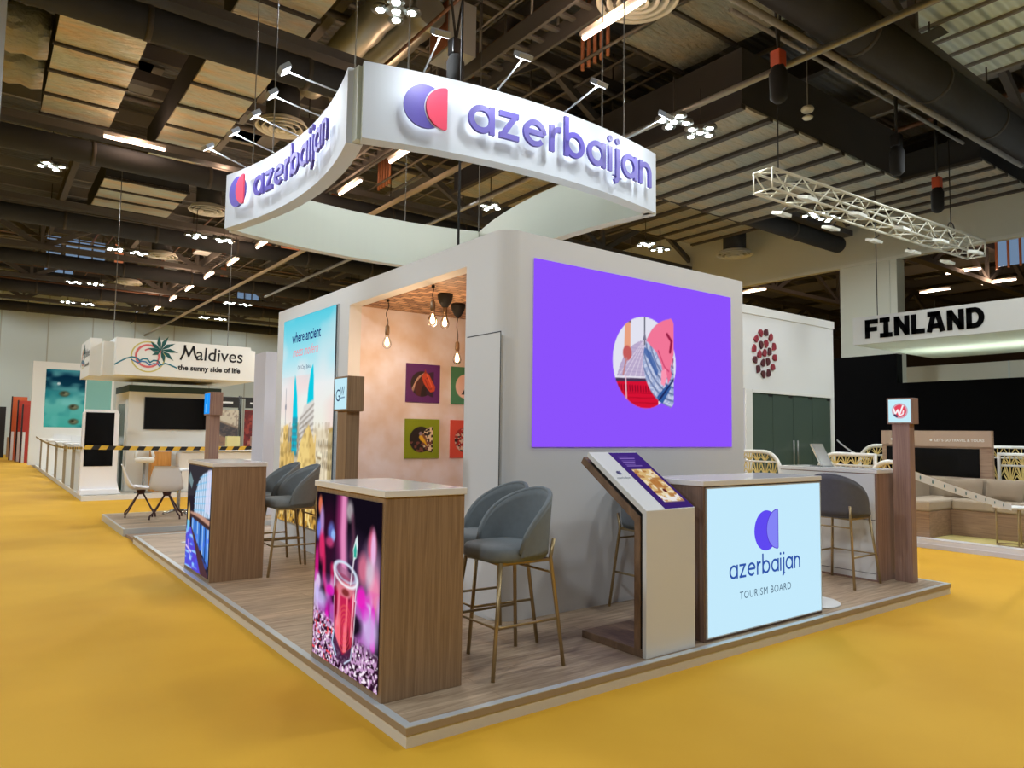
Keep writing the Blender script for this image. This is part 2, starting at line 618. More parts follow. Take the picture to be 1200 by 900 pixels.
# wooden mosaic ceiling of the recess
def mosaic():
    m = bpy.data.materials.new('wood_mosaic'); m.use_nodes = True
    nt = m.node_tree; b = nt.nodes['Principled BSDF']; b.inputs['Roughness'].default_value = 0.6
    tc = nt.nodes.new('ShaderNodeTexCoord')
    br = nt.nodes.new('ShaderNodeTexBrick')
    br.inputs['Scale'].default_value = 1; br.inputs['Brick Width'].default_value = 0.13; br.inputs['Row Height'].default_value = 0.085
    br.inputs['Mortar Size'].default_value = 0.006
    br.inputs['Color1'].default_value = (*lin((214, 172, 132)), 1); br.inputs['Color2'].default_value = (*lin((112, 74, 50)), 1)
    br.inputs['Mortar'].default_value = (*lin((70, 45, 30)), 1); br.inputs['Bias'].default_value = -0.1
    nt.links.new(tc.outputs['Object'], br.inputs['Vector']); nt.links.new(br.outputs['Color'], b.inputs['Base Color'])
    return m
MB().box((VX + TH, OY0, OZ + 0.002), (WX1 - TH, OY1, OZ + 0.05)).build('mosaic_ceiling', mosaic(), pav)
# flush service door in the corner wall
M_line = mat('dark_joint', (60, 62, 64), 0.7)
dd = MB().box((VX - 0.004, OY0 - 0.5, PZ + 0.02), (VX + 0.001, OY0 - 0.035, 2.29)).build('flush_door', M_wall, pav)
mb = MB().box((VX - 0.005, OY0 - 0.505, PZ + 0.02), (VX - 0.001, OY0 - 0.498, 2.296)).box((VX - 0.005, OY0 - 0.505, 2.288), (VX - 0.001, OY0 - 0.035, 2.296))
mb.build('door_joint', M_line, dd)

# LED wall
PUR = (140, 82, 252)
led = MB().box((1.757, WY - 0.012, 1.41), (4.277, WY + 0.002, 2.905))
M_pur = mat('violet_led', (0, 0, 0), 0.5, emit=PUR, es=1.0, spec=0.0)
ledo = led.build('led_screen', M_pur, pav)
fr = frame((2.58, WY - 0.0125, 1.70), (1, 0, 0), (0, 0, 1))
p = Pic(0.90, 0.94, 108, 112, PUR)
cx, cz, R = 0.45, 0.46, 0.41
circ = np.clip((R - np.hypot(p.U - cx, p.V - cz)) / p.px + 0.5, 0, 1)
hx, hz = 0.83, 0.48
hd_pts = arc(hx - 0.06, hz + 0.355, 0.06, 0, 90, 5) + arc(hx, hz, 0.41, 97, 263, 24) + arc(hx - 0.06, hz - 0.355, 0.06, 270, 360, 5)
hd = np.clip(p.sd(hd_pts) / p.px + 0.5, 0, 1)
p.put(circ, (226, 226, 240))
dome = (((p.U - 0.47) / 0.40) ** 2 + ((p.V - 0.14) / 0.52) ** 2 < 1) & (p.V > 0.30)
tex = p.noise(0.02, 0.02, 3)
p.put(circ * dome, (188, 172, 205))
for k in range(12):
    p.line([(0.47, 0.70), (0.05 + 0.08 * k, 0.26)], 0.006, (240, 232, 245), 0.8, mask=circ * dome)
    p.line([(0.1, 0.30 + 0.035 * k), (0.85, 0.30 + 0.035 * k)], 0.004, (150, 138, 180), 0.5, mask=circ * dome)
p.line([(0.44, 0.88), (0.44, 0.62)], 0.014, (70, 72, 88), mask=circ)
p.poly([(0.415, 0.66), (0.44, 0.74), (0.465, 0.66)], (120, 118, 140), mask=circ)
p.poly([(0.18, 0.53), (0.19, 0.80), (0.26, 0.80), (0.26, 0.53)], (232, 160, 128), mask=circ)
p.poly([(0.17, 0.80), (0.19, 0.83), (0.26, 0.83), (0.27, 0.80)], (120, 96, 110), mask=circ)
p.ell(0.22, 0.53, 0.055, 0.065, (196, 92, 92), 0.2, mask=circ)
p.line([(0.21, 0.48), (0.17, 0.34)], 0.02, (190, 130, 135), mask=circ)
p.poly([(0, 0.28), (0.62, 0.31), (0.62, 0), (0, 0)], (214, 18, 52), mask=circ)
p.poly([(0, 0.27), (0.62, 0.30), (0.62, 0.325), (0, 0.30)], (70, 52, 80), mask=circ)
p.line([(0, 0.31), (0.62, 0.335)], 0.012, (240, 236, 246), mask=circ)
for k in range(16):
    p.line([(0.08 + 0.034 * k, 0.245), (0.085 + 0.034 * k, 0.20)], 0.016, (120, 8, 34), 0.7, mask=circ)
for zz in (0.175, 0.135, 0.09):
    p.line([(0.1, zz), (0.62, zz + 0.015)], 0.006, (150, 10, 34), 0.8, mask=circ)
p.line([(0.20, 0.32), (0.215, 0.05)], 0.014, (235, 200, 212), mask=circ)
p.put(hd, (196, 205, 232))
both = np.maximum(hd, 0)
for k in range(9):      # feather rows
    p.ring(0.86, 0.86, 0.16 + 0.055 * k, 0.30 + 0.062 * k, 0.006, (60, 74, 122), 0.85, mask=hd)
keepC = p.C.copy()
rows = ((tex > 0.55) & (hd > 0.5))
p.put(hd * rows * 0.5, (120, 140, 190))
p.poly([(0.40, 0.62), (0.52, 0.56), (0.62, 0.40), (0.60, 0.34), (0.48, 0.50), (0.40, 0.58)], (60, 92, 160), 0.8, mask=hd)
p.poly([(0.46, 0.66), (0.56, 0.84), (0.72, 0.90), (0.84, 0.90), (0.84, 0.60), (0.78, 0.42), (0.74, 0.34), (0.69, 0.36), (0.66, 0.46), (0.60, 0.56)], (242, 118, 152), mask=hd)
p.poly([(0.66, 0.40), (0.72, 0.42), (0.74, 0.35), (0.70, 0.26), (0.655, 0.28)], (250, 150, 178), mask=hd)
p.poly([(0.73, 0.40), (0.78, 0.44), (0.80, 0.36), (0.75, 0.28)], (236, 108, 146), mask=hd)
p.line([(0.74, 0.74), (0.80, 0.68), (0.78, 0.58)], 0.03, (140, 20, 60), 0.9, mask=hd)
p.line([(0.62, 0.58), (0.70, 0.44), (0.76, 0.40)], 0.012, (186, 52, 96), 0.9, mask=hd)
p.line([(0.82, 0.52), (0.80, 0.38)], 0.012, (186, 52, 96), 0.9, mask=hd)
p.poly([(0.60, 0.16), (0.74, 0.28), (0.80, 0.26), (0.66, 0.08)], (52, 92, 158), mask=hd)
p.line([(0.62, 0.12), (0.84, 0.34)], 0.02, (28, 36, 86), 0.9, mask=hd)
# nothing of the drawing outside the two shapes
un = np.maximum(circ, hd)[..., None]
p.C = p.C * un + np.array(PUR, float) * (1 - un)
p.build('led_artwork', fr, LIT, ledo, back=0.001)

# backlit city poster
PY0, PY1, PZ0, PZ1 = 4.40, 6.093, 0.385, 2.925
fr = frame((VX - 0.018, PY1, PZ0), (0, -1, 0), (0, 0, 1))
w, h = PY1 - PY0, PZ1 - PZ0
p = Pic(w, h, 90, 150, (210, 235, 240))
p.vgrad([(0, (200, 150, 60)), (0.40, (236, 214, 170)), (0.48, (240, 238, 225)), (0.66, (236, 240, 240)), (0.8, (170, 228, 240)), (1, (88, 205, 226))])
n1 = p.noise(0.35, 0.22, 4)
p.put(np.clip((n1 - 0.5) * 2, 0, 1) * (p.V > 0.95) * 0.55, (246, 236, 236))
p.put(np.clip((p.noise(0.5, 0.3, 9) - 0.55) * 2, 0, 1) * (p.V > 1.0) * (p.V < 1.8) * 0.5, (246, 200, 196))
fl = (14, 204, 226)
p.V = p.V / 1.5
p.poly([(0.42, 0.45), (0.43, 0.95), (0.455, 1.17), (0.47, 1.21), (0.50, 1.18), (0.56, 1.04), (0.60, 0.86), (0.60, 0.45)], fl)
p.poly([(0.88, 0.60), (0.89, 0.92), (0.93, 1.10), (1.00, 1.24), (1.06, 1.28), (1.09, 1.18), (1.11, 0.98), (1.11, 0.60)], fl)
for k in range(5):
    p.line([(0.44, 0.5 + 0.09 * k), (0.58, 0.51 + 0.09 * k)], 0.006, (10, 160, 190), 0.4)
    p.line([(0.90, 0.62 + 0.08 * k), (1.09, 0.63 + 0.08 * k)], 0.006, (10, 160, 190), 0.4)
p.line([(0.17, 0.75), (0.17, 1.10)], 0.012, (150, 150, 160)); p.ell(0.17, 0.95, 0.022, 0.04, (150, 150, 160))
rn = np.random.RandomState(11)
for k in range(26):
    x = rn.uniform(0, 1.65); ww = rn.uniform(0.12, 0.3); z0 = rn.uniform(0.55, 0.85); b = rn.uniform(0.75, 1.05)
    c = [min(255, v * b) for v in ((226, 204, 154), (238, 224, 194), (232, 196, 118))[k % 3]]
    p.poly([(x, 0.3), (x, z0), (x + ww, z0 + 0.02), (x + ww, 0.3)], c)
    for q in range(4):
        for r in range(3):
            p.poly([(x + 0.03 + 0.06 * q, z0 - 0.07 - 0.08 * r), (x + 0.055 + 0.06 * q, z0 - 0.07 - 0.08 * r), (x + 0.055 + 0.06 * q, z0 - 0.11 - 0.08 * r), (x + 0.03 + 0.06 * q, z0 - 0.11 - 0.08 * r)], [v * 0.55 for v in c], 0.8)
p.poly([(0.66, 0.5), (0.66, 0.86), (0.78, 0.90), (0.80, 0.95), (1.12, 1.0), (1.12, 0.5)], (222, 218, 212))
for r in range(7):
    p.line([(0.68, 0.60 + 0.04 * r), (1.12, 0.66 + 0.05 * r)], 0.014, (120, 108, 98), 0.7)
p.poly([(0.42, 0.55), (0.43, 0.86), (0.60, 0.86), (0.60, 0.55)], (50, 150, 172))
for r in range(5):
    p.line([(0.42, 0.6 + 0.05 * r), (0.6, 0.6 + 0.05 * r)], 0.012, (20, 196, 214))
p.poly([(0.60, 0.25), (0.63, 0.50), (0.72, 0.66), (0.88, 0.76), (0.98, 0.80), (1.10, 0.72), (1.22, 0.55), (1.28, 0.25)], (238, 208, 132))
p.poly([(0.98, 0.80), (1.10, 0.72), (1.22, 0.55), (1.28, 0.25), (1.1, 0.25)], (214, 178, 104), 0.7)
p.poly([(0.16, 0.2), (0.16, 0.56), (0.52, 0.58), (0.52, 0.2)], (226, 190, 112))
p.poly([(0.26, 0.2), (0.26, 0.44), (0.42, 0.44), (0.42, 0.2)], (150, 108, 36))
p.poly([(0.5, 0.22), (0.5, 0.42), (0.68, 0.42), (0.68, 0.22)], (244, 172, 42))
sp = p.noise(0.03, 0.03, 21)
p.put(np.clip((sp - 0.45) * 3, 0, 1) * (p.V < 0.32) * 0.9, (60, 44, 30))
p.put(np.clip((p.noise(0.04, 0.03, 22) - 0.55) * 3, 0, 1) * (p.V < 0.36) * 0.9, (252, 226, 150))
p.poly([(0.62, 0.0), (0.62, 0.12), (0.68, 0.21), (0.74, 0.12), (0.74, 0.0)], (36, 26, 22))
p.poly([(1.10, 0.28), (1.30, 0.60), (1.42, 0.58), (1.22, 0.26)], (244, 236, 206))
for r in range(5):
    p.line([(1.14 + 0.035 * r, 0.33 + 0.055 * r), (1.24 + 0.035 * r, 0.32 + 0.055 * r)], 0.014, (120, 96, 60))
p.put(np.clip((p.noise(0.05, 0.04, 33) - 0.45) * 2.2, 0, 1) * (p.V < 0.82) * (p.V > 0.3) * 0.28, (90, 62, 30))
p.V = p.V * 1.5
p.text('where ancient', 0.185, w * 0.47, 2.23, (22, 34, 112), bold=0.003, sx=0.88)
p.text('meets modern', 0.176, w * 0.46, 2.05, (242, 150, 160), shear=0.3, sx=0.8)
p.text('Old City, Baku', 0.072, w * 0.45, 1.88, (60, 84, 120))
pp = p.build('city_poster', fr, LIT, pav, back=0.018, edge=(60, 66, 70))
mb = MB()
rim2 = [((VX - 0.02, PY0 - 0.012, PZ0 - 0.012), (VX, PY0, PZ1 + 0.012)), ((VX - 0.02, PY1, PZ0 - 0.012), (VX, PY1 + 0.012, PZ1 + 0.012)), ((VX - 0.02, PY0, PZ1), (VX, PY1, PZ1 + 0.012)), ((VX - 0.02, PY0, PZ0 - 0.012), (VX, PY1, PZ0))]
for a, b in rim2:
    mb.box(a, b)
mb.build('poster_frame', M_alu, pp)

# ------------------------------------------------------------------ four pictures in the recess
def art(name, x, z, s, bg, fn, label):
    loc = (x + s / 2, OY1 - 0.0135, z)
    t = thing(name, label, 'picture', loc, group='square pictures in the recess')
    MB().box((-s / 2, 0.0, 0), (s / 2, 0.012, s)).build('backing_board', mat('picture_edge_' + name, bg, 0.6), t)
    p = Pic(s, s, 72, 72, bg)
    fn(p, s)
    p.build('print', frame((-s / 2, -0.001, 0), (1, 0, 0), (0, 0, 1)), PRINT, t, back=0.002)
def motif(p, s, col):
    c = np.clip((s * 0.33 - np.hypot(p.U - s * 0.46, p.V - s * 0.48)) / p.px + 0.5, 0, 1)
    hd = np.clip(p.sd([(a, b) for a, b in arc(s * 0.81, s * 0.48, s * 0.33, 90, 270, 20)]) / p.px + 0.5, 0, 1)
    return c, hd
def a_horse(p, s):
    c, hd = motif(p, s, 0)
    P = lambda *q: [(a * s, b * s) for a, b in q]
    p.put(c, (40, 22, 26)); p.put(hd, (50, 26, 52))
    p.poly(P((.30, .17), (.20, .45), (.34, .68), (.52, .78), (.64, .70), (.58, .50), (.54, .30), (.44, .16)), (78, 34, 30), mask=c)
    p.poly(P((.42, .16), (.46, .40), (.56, .50), (.60, .34), (.56, .18)), (34, 18, 20), mask=c)
    for k in range(7):
        p.line(P((.54 - .035 * k, .78 - .025 * k), (.36 - .03 * k, .66 - .05 * k), (.26 - .012 * k, .52 - .055 * k)), s * .022, ((214, 182, 160), (150, 104, 88))[k % 2], 0.95, mask=c)
    p.poly(P((.45, .68), (.54, .80), (.66, .74), (.76, .58), (.86, .42), (.84, .31), (.72, .27), (.60, .38), (.50, .52)), (198, 72, 42))
    p.line(P((.60, .73), (.68, .58), (.76, .42)), s * .03, (232, 112, 74), 0.9)
    p.line(P((.55, .60), (.62, .46), (.70, .34)), s * .02, (112, 26, 20), 0.9)
    p.ell(s * .605, s * .635, s * .018, s * .018, (20, 10, 10)); p.ell(s * .735, s * .365, s * .015, s * .018, (60, 14, 14))
    p.poly(P((.52, .75), (.55, .88), (.60, .77)), (150, 50, 34))
def a_peak(p, s):
    c, hd = motif(p, s, 0)
    p.put(c, (240, 202, 188)); p.put(hd, (226, 186, 176))
    p.poly([(s * .32, s * .26), (s * .54, s * .58), (s * .66, s * .26)], (30, 26, 34), mask=c)
    p.poly([(s * .50, s * .24), (s * .66, s * .46), (s * .80, s * .24)], (70, 60, 76), mask=np.maximum(c, hd))
def a_bird(p, s):
    c, hd = motif(p, s, 0)
    p.put(c, (34, 26, 26)); p.put(hd, (40, 30, 26))
    n = p.noise(s * .045, s * .045, 3)
    p.put(hd * (n > 0.5), (232, 214, 186))
    p.put(c * (p.V < s * .42) * (p.noise(s * .05, s * .05, 8) > 0.5), (120, 70, 62))
    p.poly([(s * .40, s * .54), (s * .44, s * .64), (s * .50, s * .62), (s * .60, s * .44), (s * .66, s * .30), (s * .54, s * .40), (s * .44, s * .46)], (232, 186, 40))
    p.poly([(s * .48, s * .60), (s * .58, s * .46), (s * .66, s * .30), (s * .62, s * .52), (s * .54, s * .62)], (140, 88, 60))
    p.ell(s * .45, s * .63, s * .05, s * .05, (150, 130, 150))
def a_carpet(p, s):
    c, hd = motif(p, s, 0)
    n = p.noise(s * .04, s * .04, 5)
    p.put(c, (48, 26, 30)); p.put(hd, (60, 30, 34))
    p.put(np.maximum(c, hd) * (n > 0.52), (222, 196, 180))
    p.put(np.maximum(c, hd) * (p.noise(s * .05, s * .05, 15) > 0.6), (176, 44, 44))
art('horse_picture', 2.17, 1.856, 0.445, (92, 34, 110), a_horse, 'purple square print with a chestnut horse head')
art('mountain_picture', 2.775, 1.856, 0.445, (76, 140, 104), a_peak, 'green square print with a dark peak, partly hidden by the corner wall')
art('bird_picture', 2.17, 1.214, 0.45, (140, 160, 22), a_bird, 'lime green square print with a yellow bird under the purple horse print')
art('carpet_picture', 2.775, 1.214, 0.45, (222, 84, 68), a_carpet, 'coral red square print with a speckled medallion under the green mountain print')

# ------------------------------------------------------------------ pendant bulbs
M_bulb = mat('lit_bulb', (255, 240, 220), 0.2, emit=(255, 214, 150), es=14.0)
M_glass = mat('clear_glass', (255, 255, 255), 0.02, trans=1.0, spec=0.5, ior=1.06)
M_socket = mat('bronze_socket', (140, 112, 84), 0.35, 0.6)
M_cord = mat('black_cord', (18, 17, 17), 0.7)
def pendant(x, y, zb, rose, wav, label):
    t = thing('pendant_bulb', label, 'lamp', (x, y, OZ), group='bare bulbs hanging in the recess')
    L = OZ - zb
    pts = []
    n = 12
    for i in range(n + 1):
        k = i / n
        pts.append((wav * math.sin(k * 9) * math.sin(k * PI), 0.4 * wav * math.cos(k * 7) * math.sin(k * PI), -k * (L - 0.16)))
    MB().tube(pts, 0.0045, 6).build('cord', M_cord, t)
    if rose:
        MB().lathe([(0.075, 0.0), (0.078, -0.02), (0.068, -0.07), (0.035, -0.125), (0.008, -0.15)], (0, 0, 0), 20).build('ceiling_rose', M_cord, t)
    else:
        MB().lathe([(0.016, 0.0), (0.016, -0.02), (0.006, -0.03)], (0, 0, 0), 12).build('ceiling_hook', M_cord, t)
    MB().lathe([(0.01, -L + 0.19), (0.022, -L + 0.17), (0.024, -L + 0.11), (0.020, -L + 0.085)], (0, 0, 0), 14).build('socket', M_socket, t)
    g = MB().lathe([(0.018, -L + 0.088), (0.022, -L + 0.06), (0.040, -L + 0.02), (0.046, -L - 0.01), (0.038, -L - 0.04), (0.016, -L - 0.058), (0.002, -L - 0.06)], (0, 0, 0), 18).build('glass_bulb', M_glass, t)
    MB().lathe([(0.006, -L + 0.06), (0.018, -L + 0.02), (0.024, -L - 0.005), (0.018, -L - 0.028), (0.004, -L - 0.038)], (0, 0, 0), 12).build('filament', M_bulb, g)
    l = bpy.data.lights.new('bulb', 'POINT'); l.energy = 6.5; l.color = (1.0, 0.66, 0.40); l.shadow_soft_size = 0.06
    lo = bpy.data.objects.new('bulb_light', l); COL.objects.link(lo); lo.parent = t; lo.location = (0, 0, -L - 0.12)
pendant(1.635, 3.55, 2.43, False, 0.02, 'bare bulb on a kinked cord, hanging alone near the grey totem')
pendant(1.64, 2.64, 2.56, False, 0.008, 'bare bulb on a short straight cord without a ceiling rose')
pendant(1.95, 2.93, 2.60, True, 0.004, 'bare bulb on the shorter cord under a black ceiling rose')
pendant(2.35, 3.32, 2.30, True, 0.016, 'bare bulb on the long wavy cord under a black ceiling rose')
# ------------------------------------------------------------------ hanging ring sign
RZ0, RZ1 = 4.10, 4.80
RH = RZ1 - RZ0
M_ring = mat('white_sign_fabric', (198, 205, 212), 0.55)
M_ring_in = mat('pale_sign_lining', (192, 199, 188), 0.65)
M_violet = mat('violet_acrylic', (86, 74, 166), 0.4)
M_violet_side = mat('violet_return', (84, 72, 164), 0.5)
M_coral = mat('coral_acrylic', (222, 66, 96), 0.4)
ring = thing('hanging_ring_sign', 'white curved ring sign hanging above the booth with violet lettering on its fascias', 'sign', (2.65, 4.4, RZ0))
RO = Vector((2.65, 4.4, RZ0))
def curve(a, m, b, n=28):
    """points of the parabola through a, m (middle) and b"""
    a, m, b = Vector((*a, 0)), Vector((*m, 0)), Vector((*b, 0))
    c = m * 2 - (a + b) / 2
    return [a * (1 - t) ** 2 + c * 2 * t * (1 - t) + b * t * t for t in [i / n for i in range(n + 1)]]
class Face:
    """maps (arc length, height, offset) onto the outside of a curved fascia"""
    def __init__(self, pts):
        self.p = pts
        self.s = [0]
        for a, b in zip(pts[:-1], pts[1:]):
            self.s.append(self.s[-1] + (b - a).length)
        self.L = self.s[-1]
    def at(self, s):
        i = 0
        while i < len(self.s) - 2 and s > self.s[i + 1]:
            i += 1
        t = (s - self.s[i]) / (self.s[i + 1] - self.s[i])
        d = (self.p[i + 1] - self.p[i]).normalized()
        # smooth the normal
        j0, j1 = max(i - 1, 0), min(i + 2, len(self.p) - 1)
        dn = (self.p[j1] - self.p[j0]).normalized()
        return self.p[i] + (self.p[i + 1] - self.p[i]) * t, Vector((dn.y, -dn.x, 0))
    def fr(self, a, b, d=0.0):
        p, n = self.at(a)
        return Vector((p.x - RO.x + n.x * d, p.y - RO.y + n.y * d, b))
def fascia(name, pts, th, zlo=0.0):
    F = Face(pts)
    k = len(pts)
    mb = MB()
    vs = []
    for i, s in enumerate(F.s):
        o = F.fr(s, 0, 0); n = F.fr(s, 0, -th)
        vs += [(o.x, o.y, zlo), (n.x, n.y, zlo), (n.x, n.y, RH), (o.x, o.y, RH)]
    for i in range(k - 1):
        a, b = 4 * i, 4 * i + 4
        mb.add(vs[a:a + 8], [(0, 4, 7, 3)], 0, True)
        mb.add(vs[a:a + 8], [(2, 6, 5, 1)], 1, True)
        mb.add(vs[a:a + 8], [(1, 5, 4, 0), (3, 7, 6, 2)], 0)
    mb.add(vs[:4], [(0, 3, 2, 1)], 1); mb.add(vs[-4:], [(0, 1, 2, 3)], 0)
    mb.build(name, [M_ring, M_ring_in], ring)
    return F
FF = fascia('lettered_front_fascia', curve((0.865, 2.61), (2.66, 2.28), (4.48, 2.43)), 0.15)
FL = fascia('lettered_side_fascia', curve((0.70, 6.36), (1.0, 4.55), (0.80, 2.80)), 0.15)
fascia('plain_side_fascia', curve((4.56, 2.50), (4.44, 4.45), (4.86, 6.45)), 0.15)
fascia('plain_rear_fascia', curve((4.72, 6.55), (2.80, 6.86), (0.80, 6.52)), 0.15)
# corner posts closing the gaps
for nm, x, y in (('corner_post', 0.90, 2.74), ('corner_post', 4.47, 2.52), ('corner_post', 0.80, 6.42), ('corner_post', 4.74, 6.42)):
    MB().box((x - 0.05 - RO.x, y - 0.05 - RO.y, 0.01), (x + 0.05 - RO.x, y + 0.05 - RO.y, RH - 0.01)).build(nm, M_ring_in, ring)
M_halo = mat('white_backlight', (20, 20, 20), 0.5, emit=(236, 244, 255), es=2.6)
def sign_word(F, s0, length, zb, name):
    nat = word('azerbaijan', 1.0)[2]
    st, w, L = word('azerbaijan', length / nat)
    x = 0
    # one mesh per letter
    h = length / nat
    pos = 0
    for ch in 'azerbaijan':
        g, adv = glyph(ch)
        if ch == 'j':
            pos -= 0.1
        mb = MB(); bk = MB()
        for p, c in g:
            q = [(s0 + (a + pos) * h, zb + b * h) for a, b in p]
            if not c:      # finer so straight bars follow the curve
                q2 = []
                for (ax, ay), (bx, by) in zip(q[:-1], q[1:]):
                    q2 += [(ax + (bx - ax) * i / 3, ay + (by - ay) * i / 3) for i in range(3)]
                q = q2 + [q[-1]]
            mb.ribbon(q, w, lambda a, b, d: F.fr(a, b, 0.065 + d), 0.03, closed=c)
            bk.ribbon(q, w * 0.7, lambda a, b, d: F.fr(a, b, 0.056 + d), 0.006, closed=c)
        lt = mb.build('letter', [M_violet], ring)
        bk.build('letter_backlight', M_halo, lt)
        pos += adv + 0.17
def sign_logo(F, sc, zc, R):
    mb = MB()
    mb.plate([p for p in arc(sc, zc, R, 0, 360, 40)[:-1]], lambda a, b, d: F.fr(a, b, 0.065 + d), 0.025)
    ld = mb.build('logo_disc', M_violet, ring)
    MB().plate([p for p in arc(sc, zc, R * 0.92, 0, 360, 40)[:-1]], lambda a, b, d: F.fr(a, b, 0.056 + d), 0.006).build('disc_backlight', M_halo, ld)
    e = R * 0.10
    pts = arc(sc + R * 1.28 - e, zc + R * 0.985 - e, e, 0, 90, 5) + arc(sc + R * 1.28, zc, R * 0.985, 96, 264, 26) + arc(sc + R * 1.28 - e, zc - R * 0.985 + e, e, 270, 360, 5)
    MB().plate([(a - R * 0.30, b) for a, b in pts], lambda a, b, d: F.fr(a, b, 0.09 + d), 0.02).build('logo_half_disc', M_coral, ring)
    rim_ = arc(sc + R * 0.98, zc, R * 1.03, 97, 263, 26)
    mb = MB(); mb.ribbon(rim_, R * 0.05, lambda a, b, d: F.fr(a, b, 0.0915 + d), 0.001)
    mb.build('logo_edge', M_ring, ring)
sign_word(FF, 0.955, 2.46, 0.207, 'f')
sign_logo(FF, 0.545, 0.345, 0.20)
sign_word(FL, 0.83, 2.26, 0.215, 's')
sign_logo(FL, 0.42, 0.375, 0.19)
# arm lamps with their light
M_lamp_head = mat('silver_lamp_head', (158, 164, 168), 0.4, 0.4)
M_lamp_glow = mat('lamp_lens', (255, 255, 255), 0.3, emit=(236, 244, 255), es=7.0)
def arm_lamp(F, s, power):
    p, n = F.at(s)
    a = Vector((p.x - RO.x, p.y - RO.y, RH))
    b = a + n * 0.46 + Vector((0, 0, 0.10))
    tdir = Vector((-n.y, n.x, 0))
    arm = MB().tube([a - n * 0.06 + Vector((0, 0, -0.02)), a + Vector((0, 0, 0.02)), b], 0.009, 8).build('arm_lamp', M_lamp_head, ring)
    mb = MB()
    back = -n * 0.6 + Vector((0, 0, -0.8)); back.normalize()      # points at the fascia
    up = tdir.cross(back).normalized()
    c = b + n * 0.02
    fr_ = lambda x, y, d: c + tdir * x + up * y + back * d
    mb.prism([(-0.07, -0.05), (0.07, -0.05), (0.085, 0.05), (-0.085, 0.05)], c, tdir, up, back * -0.045)
    hd = mb.build('lamp_head', M_lamp_head, arm)
    mb = MB().prism([(-0.06, -0.04), (0.06, -0.04), (0.07, 0.04), (-0.07, 0.04)], c + back * 0.002, tdir, up, back * 0.004)
    mb.build('lamp_lens', M_lamp_glow, arm)
    l = bpy.data.lights.new('arm_lamp', 'AREA'); l.shape = 'RECTANGLE'; l.size = 0.13; l.size_y = 0.08
    l.energy = power; l.color = (0.92, 0.96, 1.0)
    lo = bpy.data.objects.new('arm_lamp_light', l); COL.objects.link(lo); lo.parent = ring
    z = -back
    lo.matrix_local = Matrix(((tdir.x, up.x, z.x, (c + back * 0.01).x), (tdir.y, up.y, z.y, (c + back * 0.01).y), (tdir.z, up.z, z.z, (c + back * 0.01).z), (0, 0, 0, 1)))
for s in (0.55, 1.30, 2.12, 3.10):
    arm_lamp(FF, s, 5.2)
for s in (0.42, 1.12, 1.78, 2.42, 3.05):
    arm_lamp(FL, s, 4.8)
M_wire = mat('steel_wire', (130, 130, 128), 0.4, 0.8)
for x, y in ((0.86, 5.80), (0.96, 5.35), (0.90, 2.88), (1.28, 2.56), (3.60, 2.42), (3.98, 2.46), (3.5, 6.74), (4.60, 6.3)):
    MB().tube([(x - RO.x, y - RO.y, RH - 0.05), (x - RO.x, y - RO.y, 9.2 - RZ0)], 0.007, 6).build('suspension_wire', M_wire, ring)
# power cables dropping into the booth
def cable(x, y, z0, z1, label):
    mb = MB().tube([(x, y, z1), (x, y, z0)], 0.016, 8)
    return tag(mb.build('power_cable', M_cord, loc=(x, y, z0)), label, 'cable')
cable(3.05, 4.45, 3.08, 9.0, 'black power cable dropping through the ring sign onto the booth roof')

# ------------------------------------------------------------------ counters
def counter(name, label, x0, y0, x1, y1, loc, face, zb=1.162, rz=0.0):
    """local footprint; the top oversails by 9 mm"""
    t = thing(name, label, 'counter', loc)
    h = zb - PZ
    MB().box((x0, y0, 0), (x1, y1, h)).build('body', face, t, bevel=0.002, seg=1)
    MB().box((x0 - 0.010, y0 - 0.010, h), (x1 + 0.010, y1 + 0.010, h + 0.038)).build('counter_top', M_top, t, bevel=0.004)
    return t
# tea counter
t = counter('promotion_counter', 'wooden counter with a lit tea glass picture, beside the platform corner', 0, 0, 0.497, 0.963, (0.0355, 0.340, PZ), W_v)
w, h = 0.90, 0.99
p = Pic(w, h, 110, 190, (24, 15, 28))
n = p.noise(0.12, 0.2, 2)
p.put(np.clip((p.V - 0.3) / 0.5, 0, 1) * 0.6, (14, 10, 20))
def bl(cx, cy, rx, ry, col, s=0.9, a=0.9, r=0.0):
    p.ell(cx, cy, rx, ry, col, s, a, r)
bl(0.55, 0.55, 0.30, 0.20, (60, 38, 70)); bl(0.2, 0.72, 0.12, 0.2, (52, 14, 40))
bl(0.06, 0.91, 0.03, 0.055, (236, 120, 84), 0.6); bl(0.09, 0.80, 0.035, 0.10, (190, 150, 215), 0.7)
bl(0.045, 0.76, 0.03, 0.06, (120, 130, 230), 0.7); bl(0.10, 0.66, 0.045, 0.09, (226, 50, 110), 0.7)
p.line([(0.10, 0.70), (0.14, 0.60), (0.15, 0.48), (0.20, 0.40), (0.28, 0.46), (0.27, 0.56)], 0.05, (222, 44, 100), 0.8, 0.03)
bl(0.24, 0.76, 0.05, 0.06, (96, 110, 190), 0.7); bl(0.27, 0.745, 0.032, 0.035, (150, 190, 250), 0.6); bl(0.22, 0.70, 0.06, 0.03, (190, 60, 110), 0.8)
bl(0.38, 0.86, 0.07, 0.26, (150, 44, 104), 0.9, 0.8); p.line([(0.42, 0.97), (0.415, 0.78), (0.43, 0.62), (0.46, 0.5)], 0.085, (240, 150, 200), 0.9, 0.05)
bl(0.50, 0.91, 0.045, 0.055, (196, 186, 190), 0.8, 0.8); p.line([(0.54, 0.88), (0.56, 0.76), (0.53, 0.66)], 0.035, (120, 70, 92), 0.7, 0.04)
